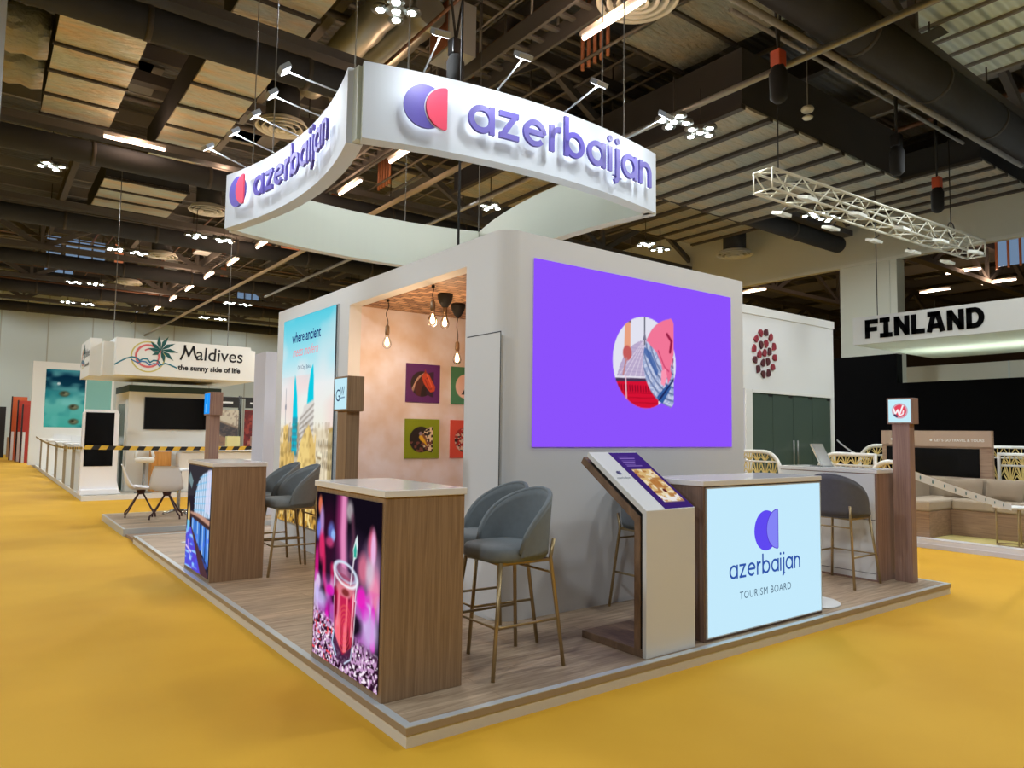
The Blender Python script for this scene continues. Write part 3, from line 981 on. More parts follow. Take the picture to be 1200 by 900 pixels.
bl(0.80, 0.60, 0.12, 0.16, (170, 130, 165), 0.8, 0.85); bl(0.80, 0.75, 0.05, 0.09, (226, 96, 130), 0.7); bl(0.815, 0.73, 0.03, 0.10, (238, 190, 236), 0.7)
bl(0.69, 0.61, 0.06, 0.08, (214, 112, 140), 0.8); bl(0.84, 0.50, 0.07, 0.12, (244, 140, 176), 0.8); bl(0.78, 0.60, 0.05, 0.07, (226, 214, 226), 0.9, 0.7)
bl(0.03, 0.54, 0.03, 0.12, (214, 30, 130), 0.7); bl(0.06, 0.44, 0.035, 0.05, (238, 220, 250), 0.6); bl(0.05, 0.37, 0.025, 0.05, (160, 150, 240), 0.6)
m2 = p.noise(0.08, 0.10, 6)
zone = np.clip((0.52 - p.V) / 0.10, 0, 1) * np.clip((p.V - 0.14) / 0.08, 0, 1)
p.put(np.clip((m2 - 0.35) * 3, 0, 1) * zone * 0.8, (206, 110, 214)); p.put(np.clip((p.noise(0.06, 0.12, 12) - 0.5) * 4, 0, 1) * zone * 0.9, (228, 206, 244))
p.put(np.clip((p.noise(0.07, 0.08, 14) - 0.58) * 5, 0, 1) * zone, (226, 28, 186))
bl(0.68, 0.45, 0.06, 0.06, (236, 30, 190), 0.6); bl(0.74, 0.38, 0.05, 0.05, (220, 24, 190), 0.6); bl(0.25, 0.42, 0.06, 0.03, (220, 24, 180), 0.6)
bl(0.10, 0.35, 0.09, 0.05, (206, 196, 246), 0.9, 0.8); bl(0.8, 0.30, 0.10, 0.10, (214, 190, 240), 0.9, 0.8)
low = np.clip((0.20 - p.V + 0.10 * (1 - p.U / w)) / 0.05, 0, 1)
p.put(low, (196, 150, 196)); p.put(low * np.clip((p.noise(0.017, 0.015, 17) - 0.42) * 6, 0, 1), (48, 18, 42))
p.put(low * np.clip((p.noise(0.017, 0.012, 18) - 0.62) * 6, 0, 1), (252, 236, 250)); p.put(low * np.clip((p.noise(0.03, 0.02, 19) - 0.68) * 6, 0, 1) * (p.U < 0.3), (238, 70, 80))
gx0, gx1 = 0.30, 0.62
body = [(0.305, 0.56), (0.315, 0.20), (0.35, 0.12), (0.44, 0.085), (0.55, 0.10), (0.585, 0.17), (0.62, 0.52)]
p.poly(body, (150, 24, 62), 0.95); p.poly([(0.33, 0.45), (0.34, 0.20), (0.42, 0.14), (0.55, 0.17), (0.60, 0.45)], (206, 38, 84), 0.85)
p.put((p.sd(body) > 0.01) * np.clip((p.noise(0.05, 0.12, 25) - 0.5) * 4, 0, 1) * 0.7, (96, 8, 34)); p.put((p.sd(body) > 0.02) * np.clip((p.noise(0.03, 0.2, 26) - 0.6) * 5, 0, 1) * 0.9, (255, 120, 140))
p.line([(0.385, 0.46), (0.37, 0.25)], 0.03, (255, 150, 170), 0.8, 0.02); p.line([(0.58, 0.46), (0.56, 0.22)], 0.018, (255, 190, 205), 0.9)
for k in range(5):
    p.ring(0.47, 0.24, 0.02 + 0.02 * k, 0.03 + 0.025 * k, 0.003, (240, 110, 90), 0.7)
p.poly([(0.305, 0.60), (0.312, 0.48), (0.40, 0.42), (0.52, 0.42), (0.60, 0.47), (0.62, 0.55)], (170, 110, 140), 0.65); p.ell(0.46, 0.46, 0.12, 0.045, (232, 130, 140), 0.4, 0.8); p.ell(0.47, 0.445, 0.05, 0.02, (120, 40, 40), 0.6, 0.9)
p.ring(0.462, 0.545, 0.16, 0.062, 0.007, (245, 248, 255), 0.95, -0.12); p.ring(0.462, 0.56, 0.145, 0.05, 0.004, (190, 215, 240), 0.9, -0.12)
p.line([(0.305, 0.56), (0.315, 0.46)], 0.014, (225, 245, 255)); p.line([(0.62, 0.53), (0.60, 0.42)], 0.012, (235, 240, 255))
p.line([(0.31, 0.40), (0.32, 0.20)], 0.008, (235, 180, 210), 0.8); p.line([(0.61, 0.42), (0.585, 0.18)], 0.01, (250, 240, 250), 0.9)
p.poly([(0.315, 0.20), (0.30, 0.12), (0.36, 0.05), (0.48, 0.03), (0.56, 0.07), (0.585, 0.17), (0.45, 0.09)], (70, 40, 70), 0.8); p.line([(0.32, 0.20), (0.30, 0.13), (0.36, 0.07)], 0.014, (190, 220, 250)); p.line([(0.58, 0.17), (0.56, 0.09), (0.48, 0.05)], 0.010, (210, 225, 250))
p.line([(0.535, 0.50), (0.55, 0.56), (0.575, 0.66)], 0.014, (236, 226, 236)); p.poly([(0.565, 0.64), (0.555, 0.70), (0.585, 0.76), (0.61, 0.79), (0.62, 0.73), (0.605, 0.66)], (220, 236, 236)); p.poly([(0.57, 0.66), (0.565, 0.70), (0.59, 0.74), (0.605, 0.70), (0.60, 0.66)], (50, 170, 150))
pic = p.build('lit_picture', frame((-0.004, 0.932, 0.042), (0, -1, 0), (0, 0, 1)), LIT, t, back=0.003, edge=(30, 20, 30))

# mall counter
t = counter('promotion_counter', 'wooden counter with a lit blue arcade picture, before the white chairs', 0, 0, 0.49, 0.965, (0.066, 3.90, PZ), W_v)
w, h = 0.90, 1.02
p = Pic(w, h, 60, 120, (40, 34, 44))
p.put(np.clip((p.V - 0.70) / 0.2, 0, 1), (62, 58, 62))
p.poly([(0.30, 0.52), (0.30, 0.70), (0.42, 0.86), (0.60, 0.95), (0.90, 1.0), (0.90, 0.55)], (196, 220, 244))
for k in range(9):
    p.line([(0.30 + 0.075 * k, 0.54), (0.36 + 0.07 * k, 1.0)], 0.012, (70, 90, 130), 0.8)
for k in range(6):
    p.line([(0.28, 0.58 + 0.06 * k), (0.90, 0.62 + 0.07 * k)], 0.010, (110, 190, 236), 0.8)
p.poly([(0.70, 0.6), (0.76, 1.0), (0.9, 1.0), (0.9, 0.58)], (228, 222, 246), 0.7)
p.poly([(0.28, 0.72), (0.36, 0.84), (0.52, 0.94), (0.90, 1.02), (0, 1.02), (0, 0.7)], (54, 50, 56))
p.poly([(0.02, 0.86), (0.16, 0.78), (0.22, 0.86), (0.08, 0.95)], (130, 160, 165), 0.8)
p.poly([(0.15, 0.52), (0.9, 0.47), (0.9, 0.53), (0.5, 0.56), (0.15, 0.555)], (196, 150, 130)); p.poly([(0.15, 0.50), (0.9, 0.42), (0.9, 0.48), (0.5, 0.52), (0.15, 0.535)], (70, 48, 48))
p.poly([(0.22, 0.38), (0.9, 0.10), (0.9, 0.44), (0.22, 0.50)], (70, 130, 220))
for k in range(7):
    p.line([(0.26 + 0.1 * k, 0.50), (0.27 + 0.1 * k, 0.16)], 0.028, (22, 30, 70) if k % 2 else (190, 220, 250), 0.9, mask=(p.sd([(0.22, 0.38), (0.9, 0.10), (0.9, 0.44), (0.22, 0.50)]) > 0))
p.poly([(0.0, 0.40), (0.20, 0.40), (0.90, -0.2), (0.0, -0.2)], (92, 74, 214)); p.put(np.clip((p.noise(0.1, 0.05, 6) - 0.45) * 3, 0, 1) * (p.V < 0.36) * 0.6, (70, 110, 240))
p.put((p.sd([(0.0, 0.40), (0.20, 0.40), (0.90, -0.2), (0.0, -0.2)]) > 0) * np.clip((p.noise(0.12, 0.03, 8) - 0.6) * 4, 0, 1), (150, 200, 255)); p.poly([(0.18, 0.42), (0.24, 0.40), (0.9, 0.02), (0.9, -0.2), (0.84, -0.2)], (82, 54, 60))
p.ell(0.09, 0.52, 0.04, 0.10, (255, 214, 120), 0.8); p.poly([(0.03, 0.36), (0.03, 0.46), (0.14, 0.46), (0.14, 0.36)], (120, 200, 240)); p.line([(0.02, 0.2), (0.24, 0.16)], 0.02, (236, 220, 255)); p.line([(0.1, 0.26), (0.2, 0.10)], 0.02, (220, 180, 250))
p.build('lit_picture', frame((-0.004, 0.932, 0.032), (0, -1, 0), (0, 0, 1)), LIT, t, back=0.003, edge=(40, 36, 50))

# logo counter
W_dark = wood('umber_wood', (104, 82, 70), (138, 111, 94), (34, 34, 1.1), 0.5)
t = counter('logo_counter', 'wooden counter with a glowing pale blue tourism board panel under the violet screen', 0, 0, 1.493, 0.53, (2.3395, 0.088, PZ), W_dark)
M_panel = mat('pale_blue_lightbox', (10, 10, 10), 0.5, emit=(196, 234, 252), es=1.0, spec=0.0)
lb = MB().box((0.030, -0.006, 0.028), (1.474, 0.001, 1.045)).build('lit_panel', M_panel, t)
rim_ = MB()
for a, b in (((0.022, -0.010, 0.020), (0.030, 0.0, 1.053)), ((1.474, -0.010, 0.020), (1.482, 0.0, 1.053)), ((0.030, -0.010, 1.045), (1.474, 0.0, 1.053)), ((0.030, -0.010, 0.020), (1.474, 0.0, 0.028))):
    rim_.box(a, b)
rim_.build('panel_frame', M_alu, t)
fr = frame((0, -0.006, 0), (1, 0, 0), (0, 0, 1))
M_lv = mat('lit_violet', (0, 0, 0), 0.5, emit=(96, 74, 240), es=1.0, spec=0.0)
M_lp = mat('lit_lilac', (0, 0, 0), 0.5, emit=(132, 132, 246), es=1.0, spec=0.0)
M_lt = mat('lit_blue_ink', (0, 0, 0), 0.5, emit=(48, 84, 168), es=1.0, spec=0.0)
M_lg = mat('lit_grey_ink', (0, 0, 0), 0.5, emit=(76, 100, 120), es=1.0, spec=0.0)
M_le = mat('lit_outline', (0, 0, 0), 0.5, emit=(84, 60, 200), es=1.0, spec=0.0)
lx, lz = 3.068 - 2.3395, 0.812 - PZ
MB().plate(arc(lx, lz, 0.149, 0, 360, 40)[:-1], fr, 0.0015, 0).build('logo_disc', M_lv, lb)
mb = MB()
e = 0.012
hp_ = arc(lx + 0.150 - e, lz + 0.148 - e + 0.004, e, 0, 90, 4) + arc(lx + 0.150, lz + 0.004, 0.148, 96, 264, 26) + arc(lx + 0.150 - e, lz - 0.148 + e + 0.004, e, 270, 360, 4)
mb.plate(hp_, lambda a, b, d: fr(a, b, 0.0015 + d), 0.0015, 0)
mb.ribbon(hp_, 0.006, lambda a, b, d: fr(a, b, 0.003 + d), 0.001, 1, closed=True)
mb.build('logo_half_disc', [M_lp, M_le], lb)
mb = MB()
nat = word('azerbaijan', 1.0, 0.16)[2]
st, sw, L = word('azerbaijan', 0.90 / nat, 0.16)
for q, c in st:
    mb.ribbon([(a + 2.617 - 2.3395, b + 0.495 - PZ) for a, b in q], sw, fr, 0.0015, 2, closed=c)
mb.build('name_lettering', [M_lv, M_lp, M_lt], lb)
mb = MB()
mb.text('TOURISM BOARD', 0.076, lambda a, b, d: fr(a + 3.06 - 2.3395, b + 0.345 - PZ, 0.0015), 0.0015, 3, space=1.12)
mb.build('caption_lettering', [M_lv, M_lp, M_lt, M_lg], lb)

# counter at the far end, its plain back to us
t = counter('storage_counter', 'white backed wooden counter carrying the brochure holder, behind the wooden totem', 0, 0, 0.50, 1.06, (5.458, 0.425, PZ), W_red, 1.162)
MB().box((-0.006, 0.02, 0.02), (0.001, 1.06, 1.055)).build('white_back_panel', M_white, t)
MB().box((-0.008, 0.02, 0.60), (-0.005, 1.06, 0.606)).build('panel_joint', M_line, t)
MB().box((-0.008, 0.02, 0.075), (-0.005, 1.06, 0.080)).build('panel_joint', M_line, t)

# ------------------------------------------------------------------ totems
def totem(label, x, y, screen_fn, wood_m, top=1.921, bot=1.661, loc_w=0.13, loc_d=0.25):
    t = thing('sign_totem', label, 'totem', (x, y, PZ))
    MB().box((-0.052, -0.085, 0), (0.052, 0.085, bot - PZ)).build('column', wood_m, t, bevel=0.002, seg=1)
    b = MB().box((-loc_w / 2, -loc_d / 2, bot - PZ), (loc_w / 2, loc_d / 2, top - PZ)).build('sign_box', wood_m, t, bevel=0.003, seg=1)
    W = loc_d - 0.035
    p = Pic(W, top - bot - 0.03, 44, 44, (196, 236, 248))
    screen_fn(p, W)
    p.build('lit_sign', frame((-loc_w / 2 - 0.001, W / 2, bot - PZ + 0.015), (0, -1, 0), (0, 0, 1)), LIT, t, back=0.003)
def s_gw(p, W):
    p.text('G', 0.13, W * 0.30, 0.06, (50, 76, 110), sx=0.9); p.text('W', 0.10, W * 0.66, 0.10, (50, 76, 110), sx=0.7, shear=0.15); p.text('VOYAGE', 0.03, W * 0.62, 0.075, (60, 90, 120), cx=True)
    p.extra.pop()
    p.line([(W * 0.45, 0.082), (W * 0.85, 0.088)], 0.008, (90, 120, 150))
def s_blue(p, W):
    p.C[:] = (36, 150, 246)
    p.line([(W * 0.35, 0.02), (W * 0.35, 0.10)], 0.02, (180, 225, 255), 0.8); p.line([(W * 0.6, 0.05), (W * 0.62, 0.20)], 0.012, (120, 200, 255), 0.6)
def s_dw(p, W):
    c = (W * 0.52, 0.115)
    p.ring(c[0], c[1], 0.072, 0.072, 0.003, (214, 84, 104), 0.9)
    p.ell(c[0], c[1], 0.064, 0.064, (224, 70, 90), 0.08)
    p.line([(c[0] - 0.06, c[1] + 0.02), (c[0] - 0.045, c[1] - 0.03), (c[0] - 0.02, c[1] + 0.01), (c[0] - 0.005, c[1] - 0.04), (c[0] + 0.03, c[1] + 0.05)], 0.016, (250, 246, 250))
    p.line([(c[0] + 0.005, c[1] - 0.045), (c[0] + 0.03, c[1] - 0.03), (c[0] + 0.035, c[1] + 0.0)], 0.013, (250, 246, 250)); p.line([(c[0] - 0.05, c[1] - 0.04), (c[0] - 0.03, c[1] - 0.055)], 0.02, (40, 60, 90))
totem('grey-brown sign totem with a GW sign, standing before the pink recess', 0.515, 1.93, s_gw, W_v)
totem('slim sign totem with a bright blue screen beside the arcade counter', 0.33, 5.05, s_blue, W_red, 1.915, 1.665)
totem('reddish wooden totem with a round red emblem at the far platform corner', 5.765, 0.30, s_dw, W_red)

# ------------------------------------------------------------------ touch kiosk
t = thing('information_kiosk', 'white and wood leaning touch screen kiosk beside the glowing logo counter', 'kiosk', (1.7398, 0.0648, PZ))
KW = 0.4785
def side(poly, x0, x1, mb, m=0):
    mb.prism(poly, (x0, 0, 0), (0, 1, 0), (0, 0, 1), (x1 - x0, 0, 0), m)
    return mb
kz = 1.0282 - PZ
ty, tz = 0.545, 1.388 - PZ
sl = Vector((ty, tz - kz)).normalized(); nn = Vector((sl.y, -sl.x))      # down-facing normal of the slope
T = 0.035
white_poly = [(0, 0), (0, kz), (ty, tz), (ty + nn.x * T, tz + nn.y * T), (T, kz - 0.022), (T, 0)]
side(white_poly, 0, KW, MB()).build('white_shell', M_white, t, bevel=0.002, seg=1)
G = 0.022
gap_poly = [(T, 0.05), (T, kz - 0.03), (ty * 0.93 + nn.x * T, kz + (tz - kz) * 0.93 + nn.y * T), (ty * 0.93 + nn.x * (T + G), kz + (tz - kz) * 0.93 + nn.y * (T + G)), (T + G, kz - 0.05), (T + G, 0.05)]
side(gap_poly, 0.012, KW - 0.012, MB()).build('black_gap', M_black, t)
a, b = T + G, T + G + 0.05
wood_poly = [(a, 0.045), (a, kz - 0.045), (ty + 0.02 + nn.x * (T + G), tz + 0.012 + nn.y * (T + G)), (ty + 0.02 + nn.x * (T + G + 0.05), tz + 0.012 + nn.y * (T + G + 0.05)), (b, kz - 0.075), (b, 0.045)]
W_h = wood('kiosk_wood', (104, 80, 60), (140, 111, 85), (34, 6, 3), 0.5)
side(wood_poly, 0.0, KW, MB()).build('wooden_back', W_h, t, bevel=0.002, seg=1)
MB().box((0.0, T - 0.005, 0), (KW, 0.60, 0.05)).build('foot_plate', W_h, t, bevel=0.002, seg=1)
sv = Vector((0, sl.x, sl.y))
frk = frame((0, 0, kz), (1, 0, 0), sv)
SL = math.hypot(ty, tz - kz)
p = Pic(KW * 0.60, SL * 0.97, 54, 70, (64, 40, 116))
w, h = KW * 0.60, SL * 0.97
p.put(np.clip((p.V / h - 0.5) * 1.2, 0, 1) * 0.5, (88, 58, 176))
bx = (w * 0.20, h * 0.10, w * 0.90, h * 0.68)
p.poly([(bx[0], bx[1]), (bx[2], bx[1]), (bx[2], bx[3]), (bx[0], bx[3])], (226, 190, 128))
ms = (p.U > bx[0]) * (p.U < bx[2]) * (p.V > bx[1]) * (p.V < bx[3])
p.put(ms * (p.noise(0.03, 0.025, 4) > 0.56) * 0.8, (250, 236, 206)); p.put(ms * (p.noise(0.035, 0.03, 5) > 0.6) * 0.8, (176, 116, 62)); p.put(ms * (p.V < h * 0.22) * (p.noise(0.03, 0.02, 6) > 0.5), (246, 240, 234))
p.ell(w * 0.6, h * 0.29, 0.018, 0.02, (96, 30, 40)); p.poly([(w * 0.42, h * 0.34), (w * 0.72, h * 0.34), (w * 0.72, h * 0.48), (w * 0.42, h * 0.48)], (186, 122, 62), 0.9)
for k in range(6):
    p.line([(w * 0.18, h * (0.92 - 0.036 * k)), (w * (0.52 + 0.06 * ((k * 7) % 4)), h * (0.92 - 0.036 * k))], 0.006, (170, 140, 226))
p.build('touch_screen', lambda a, b, d: frk(a + KW * 0.385, b + 0.006, d), attr_mat('dim_screen', True, 0.85), t, back=0.003)
mb = MB()
mb.plate(arc(KW * 0.19, SL * 0.62, 0.020, 0, 360, 20)[:-1], frk, 0.0015, 0)
mb.plate(half_disc(KW * 0.19 + 0.02, SL * 0.62, 0.019), lambda a, b, d: frk(a, b, 0.0015 + d), 0.001, 1)
M_kl = [mat('navy_print', (46, 46, 96), 0.5), mat('grey_violet_print', (96, 92, 140), 0.5), mat('grey_print', (150, 154, 160), 0.5)]
mb.build('shell_logo', M_kl, t)
mb = MB()
nat = word('azerbaijan', 1.0)[2]; st, sw, L = word('azerbaijan', 0.13 / nat)
for q, c in st:
    mb.ribbon([(a + KW * 0.06, b + SL * 0.52) for a, b in q], sw, frk, 0.001, 2, closed=c)
mb.build('shell_lettering', M_kl, t)

# ------------------------------------------------------------------ bar stools
def stool(name, label, loc, rz, fab, group=None):
    """sitter faces local -x; origin on the platform under the seat centre"""
    t = thing(name, label, 'bar stool', loc, rz, group)
    SH = 0.645                                   # underside of the seat
    # seat: rounded D cushion
    n = 26
    outl = []
    for i in range(n):
        a = 2 * PI * i / n
        c, s = math.cos(a), math.sin(a)
        e = 0.45 if c < 0 else 0.8
        outl.append((0.235 * math.copysign(abs(c) ** e, c), 0.225 * math.copysign(abs(s) ** 0.62, s)))
    prof = [(0.90, 0.0), (0.985, 0.012), (1.0, 0.035), (0.99, 0.062), (0.94, 0.084), (0.80, 0.094), (0.4, 0.098)]
    vs = []
    for k, z in prof:
        vs += [(x * k, y * k, SH + z) for x, y in outl]
    fs = []
    for r in range(len(prof) - 1):
        for i in range(n):
            fs.append((r * n + i, r * n + (i + 1) % n, (r + 1) * n + (i + 1) % n, (r + 1) * n + i))
    fs += [tuple(range(n))[::-1], tuple((len(prof) - 1) * n + i for i in range(n))]
    MB().add(vs, fs, 0, True).build('seat', fab, t)
    # wrap-round shell back
    A, K = 108, 30
    H0 = 0.36
    oi, oo = [], []
    levels = 9
    for i in range(K + 1):
        ph = math.radians(-A + 2 * A * i / K)
        lat = abs(ph) / math.radians(A)
        top = 0.02 + H0 * max(0.0, 1 - lat ** 1.9) ** 0.62
        for j in range(levels + 1):
            z = top * j / levels
            flare = 0.035 * (z / H0) * math.cos(ph * 0.5)
            for lst, R in ((oi, 0.220), (oo, 0.250)):
                edge = 1.0 - 0.5 * (1 if (j == levels and False) else 0)
                lst.append(((R + flare) * math.cos(ph) * 1.0 + 0.012, (R + flare * 0.4) * math.sin(ph) * 1.02, SH + 0.03 + z))
    vs = oi + oo
    N = (K + 1) * (levels + 1)
    L1 = levels + 1
    fs = []
    for i in range(K):
        for j in range(levels):
            a = i * L1 + j
            fs.append((a, a + 1, a + L1 + 1, a + L1))
            fs.append((N + a, N + a + L1, N + a + L1 + 1, N + a + 1))
        a = i * L1 + levels
        fs.append((a, N + a, N + a + L1, a + L1))
        a = i * L1
        fs.append((a, a + L1, N + a + L1, N + a))
    for i in (0, K):
        for j in range(levels):
            a = i * L1 + j
            fs.append((a, N + a, N + a + 1, a + 1) if i == 0 else (a, a + 1, N + a + 1, N + a))
    MB().add(vs, fs, 0, True).build('backrest', fab, t)
    # piping along the upper edge
    pts = []
    for i in range(K + 1):
        q = [(oi[i * L1 + levels][k] + oo[i * L1 + levels][k]) / 2 for k in range(3)]
        pts.append((q[0], q[1], q[2] + 0.002))
    MB().tube(pts, 0.0155, 8).build('rolled_edge', fab, t)
    # legs
    for sx, sy in ((-1, -1), (-1, 1), (1, -1), (1, 1)):
        top = (0.175 * sx if sx < 0 else 0.205, 0.185 * sy, SH + 0.005)
        foot = (0.262 * sx if sx < 0 else 0.268, 0.243 * sy, 0.0)
        pts = [foot, top] if sx < 0 else [foot, top, (0.225, 0.190 * sy, SH + 0.12)]
        MB().tube(pts, 0.0125, 10).build('leg', M_gold, t)
    def on(sx, sy, z):
        k = z / SH
        tx = 0.175 * sx if sx < 0 else 0.205
        fx = 0.262 * sx if sx < 0 else 0.268
        return (fx + (tx - fx) * k, (0.243 + (0.185 - 0.243) * k) * sy, z)
    z = 0.285
    c0, c1 = on(-1, -1, z), on(-1, 1, z)
    MB().tube([on(1, -1, z), c0, c1, on(1, 1, z)], 0.009, 8).build('foot_ring', M_gold, t)
    MB().tube([on(1, -1, 0.56), on(1, 1, 0.56)], 0.008, 8).build('rear_stretcher', M_gold, t)
    MB().tube([on(-1, -1, SH - 0.006), on(1, -1, SH - 0.006), on(1, 1, SH - 0.006), on(-1, 1, SH - 0.006)], 0.010, 8, closed=True).build('seat_frame', M_gold, t)
    return t
g = 'velvet stools around the booth'
s0 = stool('bar_stool', 'blue-grey velvet bar stool beside the tea glass counter, in front of its twin', (0.965, 0.52, PZ), 0.0, M_fabric)
dup(s0, (1.16, 1.015, PZ), math.radians(-5), 'blue-grey velvet bar stool half hidden behind another, close to the rounded white corner')
dup(s0, (0.865, 4.10, PZ), math.radians(-2), 'blue-grey velvet bar stool before the city poster, half behind the tea counter')
dup(s0, (0.85, 4.63, PZ), math.radians(-3), 'blue-grey velvet bar stool before the city poster, half behind the arcade counter')
s1 = stool('bar_stool', 'dark grey velvet bar stool with its back to us beside the far white counter', (5.165, 0.63, PZ), math.radians(180 + 2), M_fabric_dark)
s1.rotation_euler = (0, 0, math.radians(182))
dup(s0, (2.79, 0.945, PZ), math.radians(90), 'bar stool mostly hidden behind the leaning kiosk and logo counter')

# ------------------------------------------------------------------ small things on the platform
t = thing('brochure_holder', 'clear acrylic brochure holder with leaflets on the far white counter', 'holder', (5.66, 1.10, 1.20))
M_acr = mat('clear_acrylic', (236, 244, 246), 0.05, trans=0.85)
M_leaf = mat('white_leaflet', (232, 232, 228), 0.5)
mb = MB()
mb.prism([(0, 0), (0.02, 0), (0.14, 0.24), (0.125, 0.245)], (-0.06, -0.11, 0.0), (1, 0, 0), (0, 0, 1), (0, 0.22, 0))
mb.box((-0.06, -0.11, 0), (0.09, 0.11, 0.012))
mb.build('acrylic_stand', M_acr, t)
MB().prism([(0.026, 0.014), (0.04, 0.014), (0.155, 0.235), (0.142, 0.24)], (-0.062, -0.095, 0.0), (1, 0, 0), (0, 0, 1), (0, 0.19, 0)).rot(0).build('leaflets', M_leaf, t)
t.rotation_euler = (0, 0, math.radians(90))
mb = MB().lathe([(0.25, 0.0), (0.255, 0.006), (0.25, 0.012), (0.05, 0.022), (0.022, 0.03)], (0, 0, 0), 36)
t = thing('pole_stand', 'white round stand foot showing at the end of the glowing logo counter', 'stand', (4.095, 0.36, PZ + 0.0))
mb.build('round_foot', M_white, t)
MB().tube([(0, 0, 0.02), (0, 0, 0.80)], 0.018, 12).build('pole', M_white, t)
mb = MB().lathe([(0.07, 0.0), (0.07, 0.005), (0.06, 0.008)], (0, 0, 0), 24)
tag(mb.build('floor_socket', M_white, loc=(0, 0, 0)), 'small round white socket cover on the boards beside the arcade counter', 'socket').location = (0.46, 6.55, PZ + 0.001)
# ------------------------------------------------------------------ hall shell
def carpet():
    m = bpy.data.materials.new('ochre_carpet'); m.use_nodes = True
    nt = m.node_tree; b = nt.nodes['Principled BSDF']; b.inputs['Roughness'].default_value = 0.75
    b.inputs['Specular IOR Level'].default_value = 0.25
    tc = nt.nodes.new('ShaderNodeTexCoord')
    n = nt.nodes.new('ShaderNodeTexNoise'); n.inputs['Scale'].default_value = 0.55; n.inputs['Detail'].default_value = 4
    n2 = nt.nodes.new('ShaderNodeTexNoise'); n2.inputs['Scale'].default_value = 260; n2.inputs['Detail'].default_value = 2
    nt.links.new(tc.outputs['Object'], n.inputs['Vector']); nt.links.new(tc.outputs['Object'], n2.inputs['Vector'])
    r = nt.nodes.new('ShaderNodeValToRGB')
    r.color_ramp.elements[0].position = 0.3; r.color_ramp.elements[0].color = (*lin((208, 154, 34)), 1)
    r.color_ramp.elements[1].position = 0.7; r.color_ramp.elements[1].color = (*lin((226, 174, 50)), 1)
    nt.links.new(n.outputs['Fac'], r.inputs['Fac']); nt.links.new(r.outputs['Color'], b.inputs['Base Color'])
    bp = nt.nodes.new('ShaderNodeBump'); bp.inputs['Strength'].default_value = 0.25; bp.inputs['Distance'].default_value = 0.004
    nt.links.new(n2.outputs['Fac'], bp.inputs['Height']); nt.links.new(bp.outputs['Normal'], b.inputs['Normal'])
    return m
HX0, HX1, HY0, HY1, HZ = -22.0, 46.0, -12.0, 45.0, 10.6
struct('floor', MB().box((HX0, HY0, -0.2), (HX1, HY1, 0.0)), carpet())
def corrugated(name, rgb, step):
    m = bpy.data.materials.new(name); m.use_nodes = True
    nt = m.node_tree; b = nt.nodes['Principled BSDF']; b.inputs['Roughness'].default_value = 0.7
    b.inputs['Base Color'].default_value = (*lin(rgb), 1)
    tc = nt.nodes.new('ShaderNodeTexCoord'); wv = nt.nodes.new('ShaderNodeTexWave')
    wv.inputs['Scale'].default_value = step; wv.bands_direction = 'Y'
    nt.links.new(tc.outputs['Object'], wv.inputs['Vector'])
    bp = nt.nodes.new('ShaderNodeBump'); bp.inputs['Strength'].default_value = 1.0; bp.inputs['Distance'].default_value = 0.06
    nt.links.new(wv.outputs['Fac'], bp.inputs['Height']); nt.links.new(bp.outputs['Normal'], b.inputs['Normal'])
    return m
M_deck = corrugated('roof_deck', (100, 101, 100), 1.6)
struct('ceiling', MB().box((HX0, HY0, HZ), (HX1, HY1, HZ + 0.2)), M_deck)
M_hall = mat('pale_green_hall_wall', (200, 212, 208), 0.8)
mb = MB().box((HX0, HY1, 0), (HX1, HY1 + 0.2, HZ))
for k in range(30):
    mb.box((HX0 + 1.2 + 2.2 * k, HY1 - 0.02, 0), (HX0 + 1.26 + 2.2 * k, HY1, HZ), 1)
struct('wall_back', mb, [M_hall, mat('wall_joint', (176, 180, 168), 0.8)])
M_dkwall = mat('dark_hall_wall', (74, 66, 60), 0.9)
struct('wall_right', MB().box((HX1, HY0, 0), (HX1 + 0.2, HY1, HZ)), M_dkwall)
struct('wall_left', MB().box((HX0 - 0.2, HY0, 0), (HX0, HY1, HZ)), M_dkwall)
struct('wall_front', MB().box((HX0, HY0 - 0.2, 0), (HX1, HY0, HZ)), M_dkwall)
# white bulkhead and pier at the far side
M_bulk = mat('bulkhead_paint', (206, 208, 192), 0.7)
mb = MB().box((20.0, -11.9, 6.93), (20.4, 26.0, 9.4)).box((19.96, -11.9, 6.88), (20.0, 26.0, 6.97), 1)
struct('wall_bulkhead', mb, [M_bulk, mat('bulkhead_trim', (214, 216, 202), 0.6)])
mb = MB().box((20.02, 6.85, 0), (20.5, 8.6, 6.92)).box((20.0, 7.05, 0), (20.02, 7.12, 6.92))
struct('wall_pier', mb, M_bulk)
mb = MB().box((23.0, -8, 0), (23.2, 9.5, 3.9))
for k in range(7):
    mb.box((22.985, -7 + 2.0 * k, 0), (23.0, -6.96 + 2.0 * k, 3.9), 1)
mb.box((22.96, -8, 2.95), (23.0, 9.5, 3.1), 1)
struct('wall_panelled', mb, [M_bulk, M_hall])

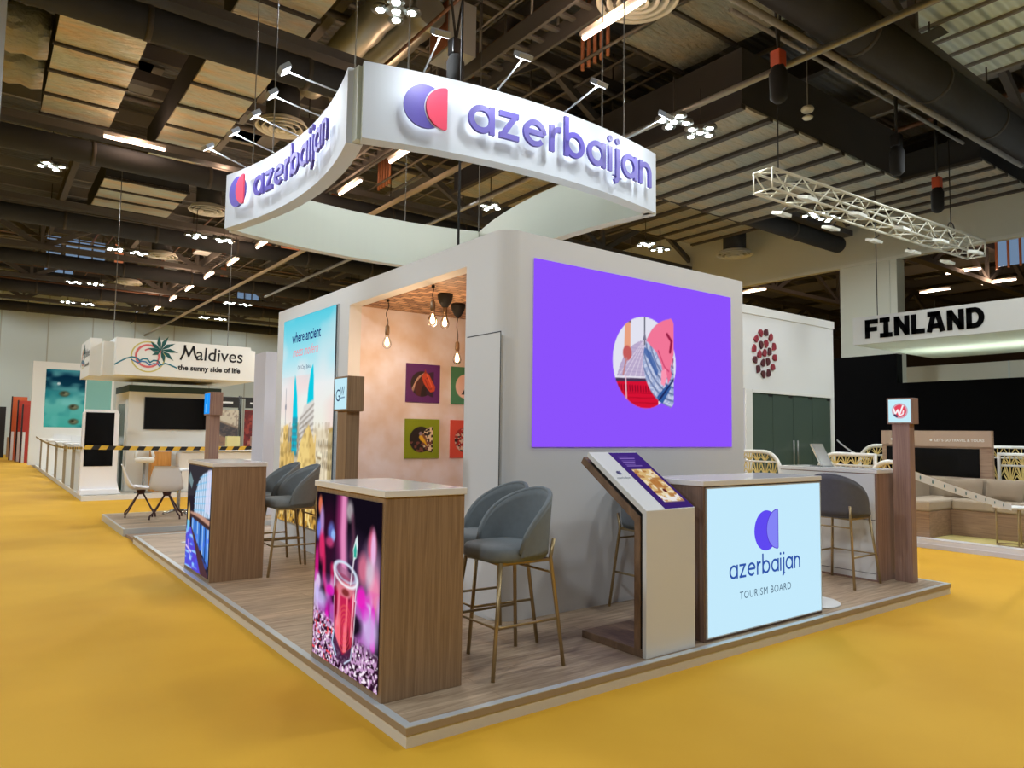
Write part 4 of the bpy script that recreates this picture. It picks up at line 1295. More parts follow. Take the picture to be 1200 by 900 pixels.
# roof steel
M_beam = mat('brown_roof_steel', (84, 82, 81), 0.75)
M_beam2 = mat('grey_roof_steel', (128, 126, 122), 0.7)
GY = [2.0, 8.3, 14.6, 20.9, 27.1, 33.4, 39.7]
for y in GY:
    mb = MB()
    mb.box((HX0, y - 0.13, 9.35), (HX1, y + 0.13, 9.6)).box((HX0, y - 0.16, 7.86), (HX1, y + 0.16, 8.02))
    x = HX0 + 1
    k = 0
    while x < HX1 - 4:
        if y < 21 and y > 8 and -3.7 < x < 4.6:
            x += 2.6; k += 1
            continue
        a, b = (x, y, 7.95), (x + 2.6, y, 9.45)
        if k % 2:
            a, b = (x, y, 9.45), (x + 2.6, y, 7.95)
        mb.bar(a, b, 0.14, 0.17)
        if k % 2:
            mb.bar((x + 2.6, y, 7.95), (x + 2.6, y, 9.4), 0.12, 0.12)
        x += 2.6; k += 1
    struct('ceiling_truss', mb, M_beam)
for i, x in enumerate(np.arange(-18.6, 45, 3.15)):
    x = float(x)
    struct('ceiling_beam', MB().box((x - 0.09, HY0, 9.62), (x + 0.09, HY1, 9.66)).box((x - 0.02, HY0, 9.66), (x + 0.02, HY1, 10.05)).box((x - 0.09, HY0, 10.05), (x + 0.09, HY1, 10.09)), M_beam2 if i % 2 else M_beam)
for i, y in enumerate(np.arange(0.2, 45, 2.1)):
    y = float(y)
    struct('ceiling_purlin', MB().box((HX0, y - 0.05, 10.1), (HX1, y + 0.05, 10.45)), M_beam2)

# ------------------------------------------------------------------ ducts
M_dduct = mat('dark_duct_wrap', (56, 58, 62), 0.85, noise=0.25, nscale=1.2, spec=0.2)
def foil(name, base, hot, metal=0.25):
    m = bpy.data.materials.new(name); m.use_nodes = True
    nt = m.node_tree; b = nt.nodes['Principled BSDF']; b.inputs['Roughness'].default_value = 0.5; b.inputs['Metallic'].default_value = metal
    tc = nt.nodes.new('ShaderNodeTexCoord'); mp = nt.nodes.new('ShaderNodeMapping'); mp.inputs['Scale'].default_value = (0.7, 3.0, 1)
    nt.links.new(tc.outputs['Object'], mp.inputs['Vector'])
    n = nt.nodes.new('ShaderNodeTexNoise'); n.inputs['Scale'].default_value = 1.1; n.inputs['Detail'].default_value = 5
    nt.links.new(mp.outputs['Vector'], n.inputs['Vector'])
    r = nt.nodes.new('ShaderNodeValToRGB')
    r.color_ramp.elements[0].position = 0.40; r.color_ramp.elements[0].color = (*lin(base), 1)
    r.color_ramp.elements[1].position = 0.72; r.color_ramp.elements[1].color = (*lin(hot), 1)
    nt.links.new(n.outputs['Fac'], r.inputs['Fac']); nt.links.new(r.outputs['Color'], b.inputs['Base Color'])
    n2 = nt.nodes.new('ShaderNodeTexNoise'); n2.inputs['Scale'].default_value = 5; n2.inputs['Detail'].default_value = 5
    nt.links.new(mp.outputs['Vector'], n2.inputs['Vector'])
    bp = nt.nodes.new('ShaderNodeBump'); bp.inputs['Strength'].default_value = 1.0; bp.inputs['Distance'].default_value = 0.12
    nt.links.new(n2.outputs['Fac'], bp.inputs['Height']); nt.links.new(bp.outputs['Normal'], b.inputs['Normal'])
    return m
M_foil = foil('foil_insulation', (186, 196, 186), (212, 182, 138), 0.15)
M_foil2 = foil('grey_foil_insulation', (150, 156, 148), (176, 160, 132), 0.15)
M_strap = mat('dark_strap', (58, 54, 50), 0.7)
duct_lab = ['dark round duct crossing overhead beyond the upper edge of the big black box duct', 'dark round duct passing just behind the ring sign', 'second dark round duct beyond the ring sign', 'third dark round duct beyond the ring sign',
            'fourth dark round duct beyond the ring sign', 'fifth dark round duct beyond the ring sign', 'farthest dark round duct, just before the pale back wall']
for i, y in enumerate(GY):
    x0, x1 = (-20, 19.4) if i else (5.2, 19)
    mb = MB()
    r = 0.34 if i == 0 else 0.25
    mb.tube([(x0, y, 7.5), (x1, y, 7.5)], r, 18)
    t = thing('round_duct', duct_lab[i], 'duct', (0, 0, 0))
    mb.build('duct_pipe', M_dduct, t)
    x = x0 + 0.8
    while x < x1 - 0.5:
        MB().tube([(x - 0.04, y, 7.5), (x + 0.04, y, 7.5)], r + 0.012, 18).build('joint_band', M_strap, t)
        if not (8 < y < 22 and -1.3 < x < 3.1):
            MB().tube([(x, y, 7.5 + r), (x, y, 10.3)], 0.015, 5).build('hanger_rod', M_strap, t)
        x += 2.4
def boxduct(label, x0, x1, y0, y1, z0, z1, m_under, ribs='x', step=1.15, m_side=None, group=None):
    t = thing('box_duct', label, 'duct', ((x0 + x1) / 2, (y0 + y1) / 2, z0))
    a, b = (x1 - x0) / 2, (y1 - y0) / 2
    MB().box((-a, -b, 0.02), (a, b, z1 - z0)).build('duct_body', m_side or M_dduct, t)
    mb = MB()
    n = max(1, round((2 * b if ribs == 'x' else 2 * a) / step))
    for k in range(n):         # slightly sagging wrap between the straps
        if ribs == 'x':
            u0, u1 = -b + 2 * b * k / n, -b + 2 * b * (k + 1) / n
            vs, fs = [], []
            for j in range(5):
                u = u0 + (u1 - u0) * j / 4; s = -0.03 * math.sin(PI * j / 4)
                vs += [(-a, u, s), (a, u, s), (a, u, 0.03), (-a, u, 0.03)]
        else:
            u0, u1 = -a + 2 * a * k / n, -a + 2 * a * (k + 1) / n
            vs, fs = [], []
            for j in range(5):
                u = u0 + (u1 - u0) * j / 4; s = -0.03 * math.sin(PI * j / 4)
                vs += [(u, -b, s), (u, b, s), (u, b, 0.03), (u, -b, 0.03)]
        for j in range(4):
            o = j * 4
            fs += [(o, o + 1, o + 5, o + 4), (o + 1, o + 2, o + 6, o + 5), (o + 3, o, o + 4, o + 7)]
        fs += [(0, 3, 2, 1), (16, 17, 18, 19)]
        mb.add(vs, fs, 0)
    mb.build('foil_underside', m_under, t)
    for k in range(n + 1):
        mb = MB()
        if ribs == 'x':
            u = -b + 2 * b * k / n; mb.box((-a - 0.03, u - 0.035, -0.05), (a + 0.03, u + 0.035, 0.01))
        else:
            u = -a + 2 * a * k / n; mb.box((u - 0.06, -b - 0.02, -0.07), (u + 0.06, b + 0.02, 0.01))
        mb.build('strap', M_strap, t)
    return t
boxduct('foil wrapped box duct joined by the two crinkled silver flexible ducts', -0.98, 0.32, 10.3, 15.0, 8.3, 9.0, M_foil)
boxduct('foil wrapped box duct with orange tinge, directly above the lettered side fascia', 1.30, 2.50, 10.3, 16.3, 8.3, 9.0, M_foil)
boxduct('foil wrapped box duct farther off, over the island resort stand', 0.70, 2.80, 18.6, 22.7, 8.3, 8.9, M_foil)
boxduct('shiny foil wrapped box duct cut by the upper frame edge beside the ring sign chain', 1.22, 2.42, 5.6, 9.0, 8.25, 8.9, M_foil)
big = boxduct('huge black box duct with ribbed pale underside above the lighting truss', 8.16, 13.7, 3.83, 7.75, 7.0, 8.0, M_foil2, 'y', 0.8, mat('black_duct_side', (52, 50, 49), 0.7, noise=0.3, nscale=1.5))
boxduct('ribbed box duct behind the huge black duct', 8.4, 14.2, 8.9, 13.2, 8.1, 8.8, M_foil2, 'y', 0.8)
boxduct('pale ribbed box duct over the dark far corner', 14.8, 18.2, 9.0, 13.0, 8.3, 8.9, M_foil2, 'y', 0.8)
boxduct('ribbed box duct hung beyond the huge black duct, near the bulkhead', 16.2, 19.2, 3.2, 7.4, 7.9, 8.5, M_foil2, 'y', 0.8)
M_teal = corrugated('pale_teal_deck', (222, 238, 230), 1.3)
t = thing('roof_tray', 'pale teal corrugated roof panel in a steel frame at the upper corner of the photo', 'roof panel', (11.85, 0.2, 8.5))
MB().box((-1.6, -2.2, 0.05), (1.6, 2.25, 0.10)).build('corrugated_sheet', M_teal, t)
mb = MB()
for a, b in (((-1.68, -2.3, 0), (-1.58, 2.35, 0.22)), ((1.58, -2.3, 0), (1.68, 2.35, 0.22)), ((-1.58, 2.25, 0), (1.58, 2.35, 0.22)), ((-1.58, -2.3, 0), (1.58, -2.2, 0.22))):
    mb.box(a, b)
for k in range(1, 5):
    mb.box((-1.58 + 0.64 * k - 0.03, -2.2, 0.0), (-1.58 + 0.64 * k + 0.03, 2.25, 0.06))
mb.build('steel_frame', M_beam2, t)
boxduct('crumpled foil duct end hanging beside the huge black duct', 6.9, 8.5, 3.0, 5.4, 8.35, 8.9, M_foil2, 'x', 1.2)
# flexible foil ducts at the left
for i, (y, lab) in enumerate(((11.9, 'crinkled silver flexible duct running into the strapped foil box duct, upper of two'), (13.3, 'crinkled silver flexible duct running into the strapped foil box duct, lower of two'))):
    n = 24
    pts = [(-1.05 - 0.18 * k, y, 8.55) for k in range(n)]
    mb = MB().tube(pts, [0.42 + (0.03 if k % 2 else -0.02) for k in range(n)], 16)
    tag(mb.build('flexible_duct', M_foil2, loc=(-1.05, y, 8.55)), lab, 'duct')

for i, (x, lab) in enumerate(((3.5, 'silver round duct running lengthwise behind the front fascia of the ring sign'), (4.15, 'second silver round duct alongside its twin above the ring sign'))):
    n = 16
    mb = MB().tube([(x, 7.2 + 0.26 * k, 8.75) for k in range(n)], [0.30 + (0.012 if k % 3 else -0.01) for k in range(n)], 18)
    tag(mb.build('silver_duct', mat('silver_duct_wrap', (150, 152, 142), 0.4, 0.5, noise=0.15, nscale=2), loc=(x, 7.2, 8.75)), lab, 'duct')
# round ceiling diffusers
M_diff = mat('offwhite_diffuser', (206, 208, 200), 0.6)
def diffuser(x, y, z, r, label):
    t = thing('ceiling_diffuser', label, 'air diffuser', (x, y, z), group='round air diffusers under the roof')
    mb = MB()
    for k, rr in enumerate((1.0, 0.76, 0.52, 0.28)):
        R = r * rr
        mb.lathe([(R - 0.02, 0.03), (R, 0.0), (R - 0.01, -0.015), (R - r * 0.09, 0.02), (R - r * 0.13, 0.11), (R - r * 0.14, 0.12), (R - r * 0.09, 0.035), (R - 0.02, 0.03)], (0, 0, -0.02 * k), 36, caps=False)
    mb.lathe([(r * 0.12, -0.07), (r * 0.10, -0.08)], (0, 0, 0), 20)
    mb.build('cone_rings', M_diff, t)
    MB().lathe([(r * 0.62, 0.16), (r * 0.62, 0.9)], (0, 0, 0), 24).build('duct_neck', M_dduct, t)
for x, y, r, lab in ((5.85, 4.0, 0.62, 'large white round diffuser cut by the upper frame edge'), (3.2, 11.85, 0.56, 'round diffuser half hidden behind the lettered side fascia and its arm lamps'), (3.45, 19.0, 0.56, 'round diffuser just beside the lower corner of the lettered side fascia'),
                     (3.5, 26.0, 0.56, 'round diffuser over the island resort stand, third in its row from the camera'), (3.35, 32.4, 0.56, 'round diffuser over the island resort stand, fourth in its row from the camera'), (3.2, 39.2, 0.56, 'farthest round diffuser, near the pale back wall'),
                     (19.0, 11.8, 0.62, 'round diffuser above the violet screen wall end'), (17.0, 2.0, 0.62, 'round diffuser at the edge of the photo behind the chain hoist')):
    diffuser(x, y, 8.0 if x < 15 else 7.8, r, lab)

# pipes
def pipe(label, a, b, r, m):
    mb = MB().tube([a, b], r, 12)
    tag(mb.build('steel_pipe', m, loc=a), label, 'pipe')
pipe('bright steel pipe running from the upper frame edge past the huge black duct', (7.52, -2.0, 6.95), (7.40, 26.0, 6.95), 0.05, M_steel)
pipe('long grey pipe in front of the huge black duct, crossing under the bright steel pipe', (4.5, 2.25, 7.09), (15.0, 2.05, 7.09), 0.05, M_beam2)
pipe('thin grey pipe along the upper edge of the huge black duct', (7.0, 3.2, 7.9), (15.0, 3.1, 7.9), 0.035, M_beam2)
pipe('long pale pipe slanting down the hall above the island resort stand', (6.2, 9.0, 7.15), (6.1, 44.5, 7.15), 0.06, mat('pale_pipe', (150, 140, 120), 0.5))
pipe('thin cable tray pipe beside the warm tube lamps', (5.35, 9.0, 7.805), (5.3, 44.5, 7.805), 0.03, M_beam)

# catwalk under the roof
t = thing('catwalk', 'dark steel catwalk with railings running down the hall behind the ring sign', 'catwalk', (5.45, 4.0, 8.25))
mb = MB().box((-0.30, 0, -0.22), (-0.24, 38, 0.08)).box((0.24, 0, -0.22), (0.30, 38, 0.08))
for k in range(95):
    mb.box((-0.24, 0.4 * k, -0.05), (0.24, 0.4 * k + 0.1, -0.01))
mb.build('deck', M_beam, t)
for sx in (-0.28, 0.28):
    mb = MB()
    for z in (0.55, 1.05):
        mb.tube([(sx, 0, z), (sx, 38, z)], 0.022, 6)
    for k in range(26):
        mb.tube([(sx, 0.2 + 1.5 * k, 0), (sx, 0.2 + 1.5 * k, 1.05)], 0.022, 6)
    mb.build('railing', M_beam2, t)
# electric cabinets and copper pipes up there
M_cop = mat('copper_brown', (176, 112, 80), 0.5, 0.3)
M_cab = mat('pale_grey_cabinet', (170, 176, 178), 0.5)
for i, y in enumerate((7.6, 10.1, 12.8, 19.2, 25.6, 31.5)):
    mb = MB().box((-0.28, -0.35, 0), (0.28, 0.35, 0.95), 0).box((-0.29, -0.30, 0.05), (-0.28, 0.30, 0.9), 1)
    tag(mb.build('equipment_cabinet', [M_cab, M_cop], loc=(0, 0, 0)), 'grey equipment cabinet beside the roof catwalk, number %s counted away from the ring sign' % ['one', 'two', 'three', 'four', 'five', 'six'][i], 'cabinet').location = (4.83, y, 8.251)
for i, y in enumerate((5.4, 9.6, 13.5, 17.0, 23.0, 29.0)):
    mb = MB()
    for k in range(5):
        mb.tube([(6.6, y + 0.16 * k, 8.0), (6.6, y + 0.16 * k, 9.6)], 0.035, 6)
    mb.box((6.55, y - 0.1, 9.0), (6.65, y + 0.75, 9.05))
    tag(mb.build('pipe_riser', M_cop, loc=(6.6, y, 8.0)), 'bank of copper coloured riser pipes beside the catwalk, %s from the ring sign' % ['first', 'second', 'third', 'fourth', 'fifth', 'sixth'][i], 'pipes')

# warm fluorescent tubes
M_tube = mat('warm_tube', (255, 230, 210), 0.3, emit=(255, 222, 196), es=9.0)
tube_pos = [(5.914, 4.6), (5.91, 11.45), (5.905, 14.43), (5.928, 21.75), (5.872, 25.2), (5.783, 28.4), (5.784, 31.9), (5.765, 35.2), (5.724, 38.75)]
ords = ['first', 'second', 'third', 'fourth', 'fifth', 'sixth', 'seventh', 'eighth', 'ninth', 'tenth', 'eleventh', 'twelfth', 'thirteenth', 'fourteenth']
def tube_lamp(x, y, z, label, rz=0.0, power=10, grp='warm tube lamps along the catwalk'):
    t = thing('tube_lamp', label, 'lamp', (x, y, z), rz, grp)
    MB().box((-0.06, -0.62, 0.03), (0.06, 0.62, 0.09)).build('batten', M_beam2, t)
    MB().tube([(0, -0.6, 0.0), (0, 0.6, 0.0)], 0.035, 10).build('lit_tube', M_tube, t)
    l = bpy.data.lights.new('tube', 'POINT'); l.energy = power; l.color = (1.0, 0.62, 0.40); l.shadow_soft_size = 0.2
    lo = bpy.data.objects.new('tube_light', l); COL.objects.link(lo); lo.parent = t; lo.location = (-0.25, 0.0, 0.05)
for i, (x, y) in enumerate(tube_pos):
    f = 0.9
    tube_lamp(-1.71 + (x + 1.71) * f, -3.1 + (y + 3.1) * f, 1.51 + 6.49 * f, 'warm pinkish tube lamp beside the catwalk, %s of the row counted from the ring sign' % ords[i], 0, 80)
for i, (x, y, z, lab) in enumerate(((0.746, 14.2, 7.8, 'warm tube lamp between the two large foil box ducts'), (2.75, 14.95, 7.8, 'warm tube lamp at the end of the orange tinged foil duct'), (31.0, 10.3, 7.9, 'long warm tube lamp seen over the black capitals sign, nearer the pier'), (31.0, 7.9, 7.9, 'long warm tube lamp over the black capitals sign at the photo edge'),
                                 (28.4, 8.2, 8.0, 'small warm tube lamp under the end of the lighting truss'), (27.0, 11.5, 8.0, 'small warm tube lamp behind the pier, over the black wall'), (24.0, 14.5, 7.6, 'warm tube lamp seen above the seed emblem stand'))):
    tube_lamp(x, y, z, lab, PI / 2 if i < 2 else 0.0, 60 if i > 1 else 40, 'scattered warm tube lamps')

# LED high bay lamps
M_led = mat('led_lens', (255, 255, 255), 0.3, emit=(240, 250, 246), es=22.0)
M_lamp = mat('lamp_housing', (120, 124, 122), 0.4, 0.5)
def hb_proto(x, y, z, label, group):
    t = thing('high_bay_lamp', label, 'lamp', (x, y, z), 0.3, group)
    mb = MB().lathe([(0.02, 0.12), (0.12, 0.10), (0.15, 0.03), (0.15, 0.0)], (0, 0, 0), 16)
    for k in range(4):
        a = PI / 4 + k * PI / 2
        mb.lathe([(0.10, 0.05), (0.12, 0.0)], (0.22 * math.cos(a), 0.22 * math.sin(a), 0), 12)
        mb.bar((0, 0, 0.04), (0.22 * math.cos(a), 0.22 * math.sin(a), 0.04), 0.05, 0.03)
    mb.build('housing', M_lamp, t)
    MB().lathe([(0.055, -0.012), (0.06, 0.002)], (0, 0, 0), 14).build('lens', M_led, t)
    for k in range(4):
        a = PI / 4 + k * PI / 2
        MB().lathe([(0.055, -0.012), (0.06, 0.002)], (0.21 * math.cos(a), 0.21 * math.sin(a), 0), 14).build('lens', M_led, t)
    MB().tube([(0, 0, 0.1), (0, 0, 0.78)], 0.012, 6).build('hanger', M_strap, t)
    return t
hb = [('lamps over the island resort stand', [(-0.58, 17.7), (3.85, 22.2), (4.75, 22.2), (1.95, 26.0), (2.75, 26.1), (1.39, 33.9), (2.22, 33.7), (1.7, 40.0), (2.6, 40.0), (8.3, 34.6), (9.1, 34.6), (8.5, 40.5), (9.4, 40.5)]),
      ('lamps behind the ring sign', [(3.13, 6.5), (9.77, 13.4), (9.51, 6.42), (10.35, 6.42), (16.2, 13.35), (17.1, 13.5), (17.5, 8.0), (18.2, 7.9)])]
proto = None
LAMPS = []
for gname, pts in hb:
    pts = sorted(pts, key=(lambda q: math.hypot(q[0] + 1.7, q[1] + 3.1)) if 'island' in gname else (lambda q: (q[0] + 1.7) / (q[1] + 3.1)))
    for i, (x, y) in enumerate(pts):
        z = 8.0
        if True:
            f = 0.8 if 9.5 < x < 10.4 and y < 7 else 0.875; x, y, z = -1.71 + (x + 1.71) * f, -3.1 + (y + 3.1) * f, 1.51 + (8 - 1.51) * f
        where = ('%s of %d white LED cluster lamps over the island resort stand, counted from the camera' % (ords[i], len(pts))) if 'island' in gname else ('%s of %d white LED cluster lamps behind the ring sign, counted toward the white pier' % (ords[i], len(pts)))
        if proto is None:
            proto = hb_proto(x, y, z, where, gname)
        else:
            dup(proto, (x, y, z), 0.3 + 0.4 * i, where, gname)
        LAMPS.append((x, y, z))

# ------------------------------------------------------------------ roof services: conduits, hangers, trays, deck panels, lit plant room windows
rs = random.Random(41)
M_cond = mat('grey_conduit', (104, 98, 90), 0.6)
M_cond2 = mat('rusty_conduit', (110, 76, 58), 0.7)
for k in range(16):
    x = rs.uniform(-9, 19); z = rs.uniform(8.1, 9.3)
    if 4.3 < x < 6.1 or 8.0 < x < 19.4 or -6 < x < 2.9:
        z = rs.uniform(9.05, 9.3)
    struct('ceiling_conduit', MB().tube([(x, -4, z), (x, 44.5, z)], rs.choice((0.03, 0.045, 0.06)), 6), rs.choice((M_cond, M_cond, M_cond2)))
for k in range(22):
    y = rs.uniform(3, 44); z = rs.uniform(9.05, 9.35) if y < 23 else rs.uniform(8.0, 9.3)
    struct('ceiling_conduit', MB().tube([(-16, y, z), (19.5, y, z)], rs.choice((0.03, 0.045, 0.07)), 6), rs.choice((M_cond, M_cond2)))
for k in range(90):
    x = -14 + 3.15 * rs.randint(0, 16) + rs.uniform(0.3, 2.0); y = 0.2 + 2.1 * rs.randint(1, 20)
    wd, ln = rs.uniform(0.8, 1.5), rs.uniform(1.0, 1.9)
    struct('ceiling_panel', MB().box((x, y + 0.08, 10.0), (x + wd, y + 0.08 + ln, 10.06)), rs.choice((M_foil2, M_foil2, M_beam2, M_foil)))
for k in range(26):
    x = rs.uniform(-12, 19); y = rs.choice(GY[1:]) + rs.uniform(1.2, 4.6)
    if (8.0 < x < 18.5 and y < 14) or (-7 < x < 3 and y < 23) or 1.2 < x < 6.3:
        continue
    z = rs.uniform(8.2, 8.8)
    struct('ceiling_tray', MB().box((x, y, z), (x + rs.uniform(1.2, 3.5), y + 0.35, z + 0.14)), rs.choice((M_foil2, M_beam, M_dduct)))
for k in range(44):
    x = -13 + 3.15 * rs.randint(0, 11) + 0.6; y = rs.choice(GY[1:]) + rs.choice((-1, 1)) * 0.25
    q = rs.choice((-1, 1))
    if (8.0 < x < 19 and y < 14.5) or (-3.4 < x < 4 and y < 23) or 3.6 < x < 6.8:
        continue
    struct('ceiling_brace', MB().bar((x, y, 8.0), (x + 1.6 * q, y + rs.uniform(1.5, 3.0), 9.6), 0.12, 0.14), rs.choice((M_beam, M_beam2, M_cond)))
M_win = mat('lit_plant_window', (10, 10, 12), 0.2, emit=(120, 146, 176), es=0.75)
M_winw = mat('lit_warm_window', (10, 10, 12), 0.2, emit=(206, 120, 78), es=0.7)
wi = 0
for x0, x1, y, z0, z1, mm in ((0.1, 0.65, 30.6, 8.5, 9.2, M_win), (0.75, 2.2, 30.6, 8.4, 9.2, M_win), (2.5, 2.9, 30.6, 8.3, 9.3, M_winw), (0.4, 1.6, 36.6, 8.3, 9.0, M_win), (9.2, 10.4, 36.6, 8.3, 9.0, M_win), (7.4, 8.2, 24.4, 8.4, 9.3, M_winw)):
    wi += 1
    mb = MB().box((x0, y, z0), (x1, y + 0.04, z1))
    n = max(1, int((x1 - x0) / 0.4))
    for k in range(n + 1):
        xx = x0 + (x1 - x0) * k / n
        mb.box((xx - 0.03, y - 0.03, z0 - 0.05), (xx + 0.03, y, z1 + 0.05), 1)
    mb.box((x0, y - 0.03, (z0 + z1) / 2 - 0.025), (x1, y, (z0 + z1) / 2 + 0.025), 1)
    struct('window_%d' % wi, mb, [mm, M_beam])
mb = MB().box((30.0, 6.4, 8.3), (30.05, 7.6, 9.6))
for k in range(4):
    mb.box((29.95, 6.4 + 0.4 * k - 0.04, 8.2), (30.0, 6.4 + 0.4 * k + 0.04, 9.7), 1)
struct('window_7', mb, [M_win, M_cop])
# ------------------------------------------------------------------ lighting truss with floods
M_truss = mat('pale_truss_tube', (204, 202, 184), 0.45, 0.2)
t = thing('lighting_truss', 'pale lattice lighting truss hanging in front of the huge black duct', 'truss', (8.3, 3.55, 5.5))
L = 7.3
dy = -0.42 / L
q = lambda x, y, z: (x, y + dy * x, z)
mb = MB()
hw = 0.17
for sy in (-hw, hw):
    for sz in (0, 2 * hw):
        mb.tube([q(0, sy, sz), q(L, sy, sz)], 0.024, 8)
mb.build('chord', M_truss, t)
mb = MB()
n = 18
for k in range(n):
    x0, x1 = L * k / n, L * (k + 1) / n
    for sy in (-hw, hw):
        mb.tube([q(x0, sy, 0 if k % 2 else 2 * hw), q(x1, sy, 2 * hw if k % 2 else 0)], 0.013, 6)
    for sz in (0, 2 * hw):
        mb.tube([q(x0, -hw if k % 2 else hw, sz), q(x1, hw if k % 2 else -hw, sz)], 0.013, 6)
for x0 in (0, L):
    for a, b in (((-hw, 0), (hw, 0)), ((hw, 0), (hw, 2 * hw)), ((hw, 2 * hw), (-hw, 2 * hw)), ((-hw, 2 * hw), (-hw, 0))):
        mb.tube([q(x0, *a), q(x0, *b)], 0.016, 6)
mb.build('lattice', M_truss, t)
for x0 in (0.4, 6.2):
    MB().tube([q(x0, 0, 0.34), q(x0, 0, 3.4)], 0.012, 6).build('suspension_cable', M_cord, t)
mb = MB().tube(arc3 := [(6.2 + 0.16 * math.cos(a), -0.36, 0.42 + 0.16 * math.sin(a)) for a in [2 * PI * i / 20 for i in range(20)]], 0.015, 6, closed=True)
mb.build('lifting_ring', M_strap, t)
M_flood = mat('white_floodlight', (226, 230, 222), 0.4)
def flood(x, y, z, label):
    t = thing('floodlight', label, 'lamp', (x, y, z), 0, 'floodlights on the lattice truss')
    MB().prism([(-0.15, -0.09), (0.15, -0.09), (0.17, 0.09), (-0.17, 0.09)], (0, 0, 0), (1, 0, 0), (0, 1, 0.25), (0, -0.01, 0.05)).build('flood_head', M_flood, t)
    MB().bar((0, 0.02, 0.05), (0, 0.10 if y < 3.6 else -0.10, 0.13), 0.03, 0.02).build('bracket', M_strap, t)
for i in range(5):
    x = 0.7 + 1.45 * i
    yy = 3.55 + dy * x
    flood(8.3 + x, yy - 0.32, 5.40, 'white floodlight clamped on the booth side of the lattice truss, %s from its open end' % ords[i])
    flood(8.3 + x + 0.3, yy + 0.34, 5.36, 'white floodlight clamped on the far side of the lattice truss, %s from its open end' % ords[i])
# chain hoists
M_red = mat('red_orange_hoist', (190, 80, 50), 0.5)
def hoist(x, y, z, red, label):
    t = thing('chain_hoist', label, 'hoist', (x, y, z), 0, 'chain hoists under the roof')
    if red:
        MB().box((-0.09, -0.08, 0.1), (0.09, 0.08, 0.34)).build('motor', M_red, t, bevel=0.02)
    else:
        MB().box((-0.09, -0.08, 0.1), (0.09, 0.08, 0.34)).build('motor', M_black, t, bevel=0.02)
    MB().lathe([(0.06, -0.42), (0.12, -0.36), (0.13, 0.0), (0.08, 0.12)], (0, 0, 0), 14).build('chain_bag', mat('black_cloth_bag', (22, 22, 22), 0.9), t)
    mb = MB()
    for s in (-1, 1):
        mb.tube([(0, 0, 0.34), (0.35 * s, 0.12 * s, 2.1)], 0.02, 6)
    mb.build('sling', M_cord, t)
hoist(3.45, 5.25, 6.75, False, 'black chain hoist with cloth bag behind the lettered front fascia')
hoist(7.2, 2.55, 6.7, True, 'red chain hoist hanging on the bright steel pipe by the huge black duct')
hoist(11.4, 2.85, 6.7, False, 'black chain hoist in slings before the huge black duct')
hoist(14.4, 3.4, 6.75, True, 'red chain hoist with black bag near the edge of the photo, beyond the duct')
t = thing('ceiling_detector', 'small pale round detector hanging on a rod in front of the huge black duct', 'detector', (9.4, 3.4, 7.15))
MB().tube([(0, 0, 0), (0, 0, 1.2)], 0.01, 6).build('rod', M_beam2, t)
MB().lathe([(0.02, 0.05), (0.09, 0.04), (0.11, 0.0), (0.09, -0.04), (0.02, -0.05)], (0, 0, -0.02), 16, axis='z').build('round_body', M_truss, t)
MB().lathe([(0.07, -0.19), (0.09, -0.16), (0.03, -0.12)], (0, 0, 0), 16).build('lower_disc', M_truss, t)
# edge of a white banner hanging beside the camera
tag(MB().box((-2.3, 5.97, 4.3), (-1.695, 6.0, 8.2)).build('hanging_banner', mat('bluish_white_banner', (196, 206, 214), 0.6), loc=(-2.0, 6.0, 4.3)), 'edge of a bluish white hanging banner at the border of the photo', 'banner')

# ------------------------------------------------------------------ second low platform with chairs
t = thing('wooden_platform', 'low wood-floored platform carrying the white chairs and bistro table', 'platform', (0, 8.25, 0)); t['kind'] = 'structure'
MB().box((0.02, 0.02, 0), (2.9, 2.15, PZ - 0.001)).build('floor_boards', W_floor, t)
mb = rim(MB(), 0.0, 0.0, 2.92, 2.17, 0.03, 0.0, PZ + 0.001); mb.build('metal_edge', M_alu, t)
tag(MB().prism([(0, 0), (0.0, 0.058), (0.72, 0.03), (0.72, 0)], (0.03, 7.50, 0), (0, 1, 0), (0, 0, 1), (2.8, 0, 0)).build('ramp', mat('ramp_boards', (150, 124, 102), 0.5), loc=(0.03, 7.5, 0)), 'low wooden ramp joining the booth platform and the chair platform', 'ramp')
M_shell = mat('white_chair_shell', (244, 244, 246), 0.35)
M_leg = mat('dark_red_brown_leg', (62, 26, 26), 0.4)
M_seatpad = mat('pale_seat_pad', (214, 216, 222), 0.6)
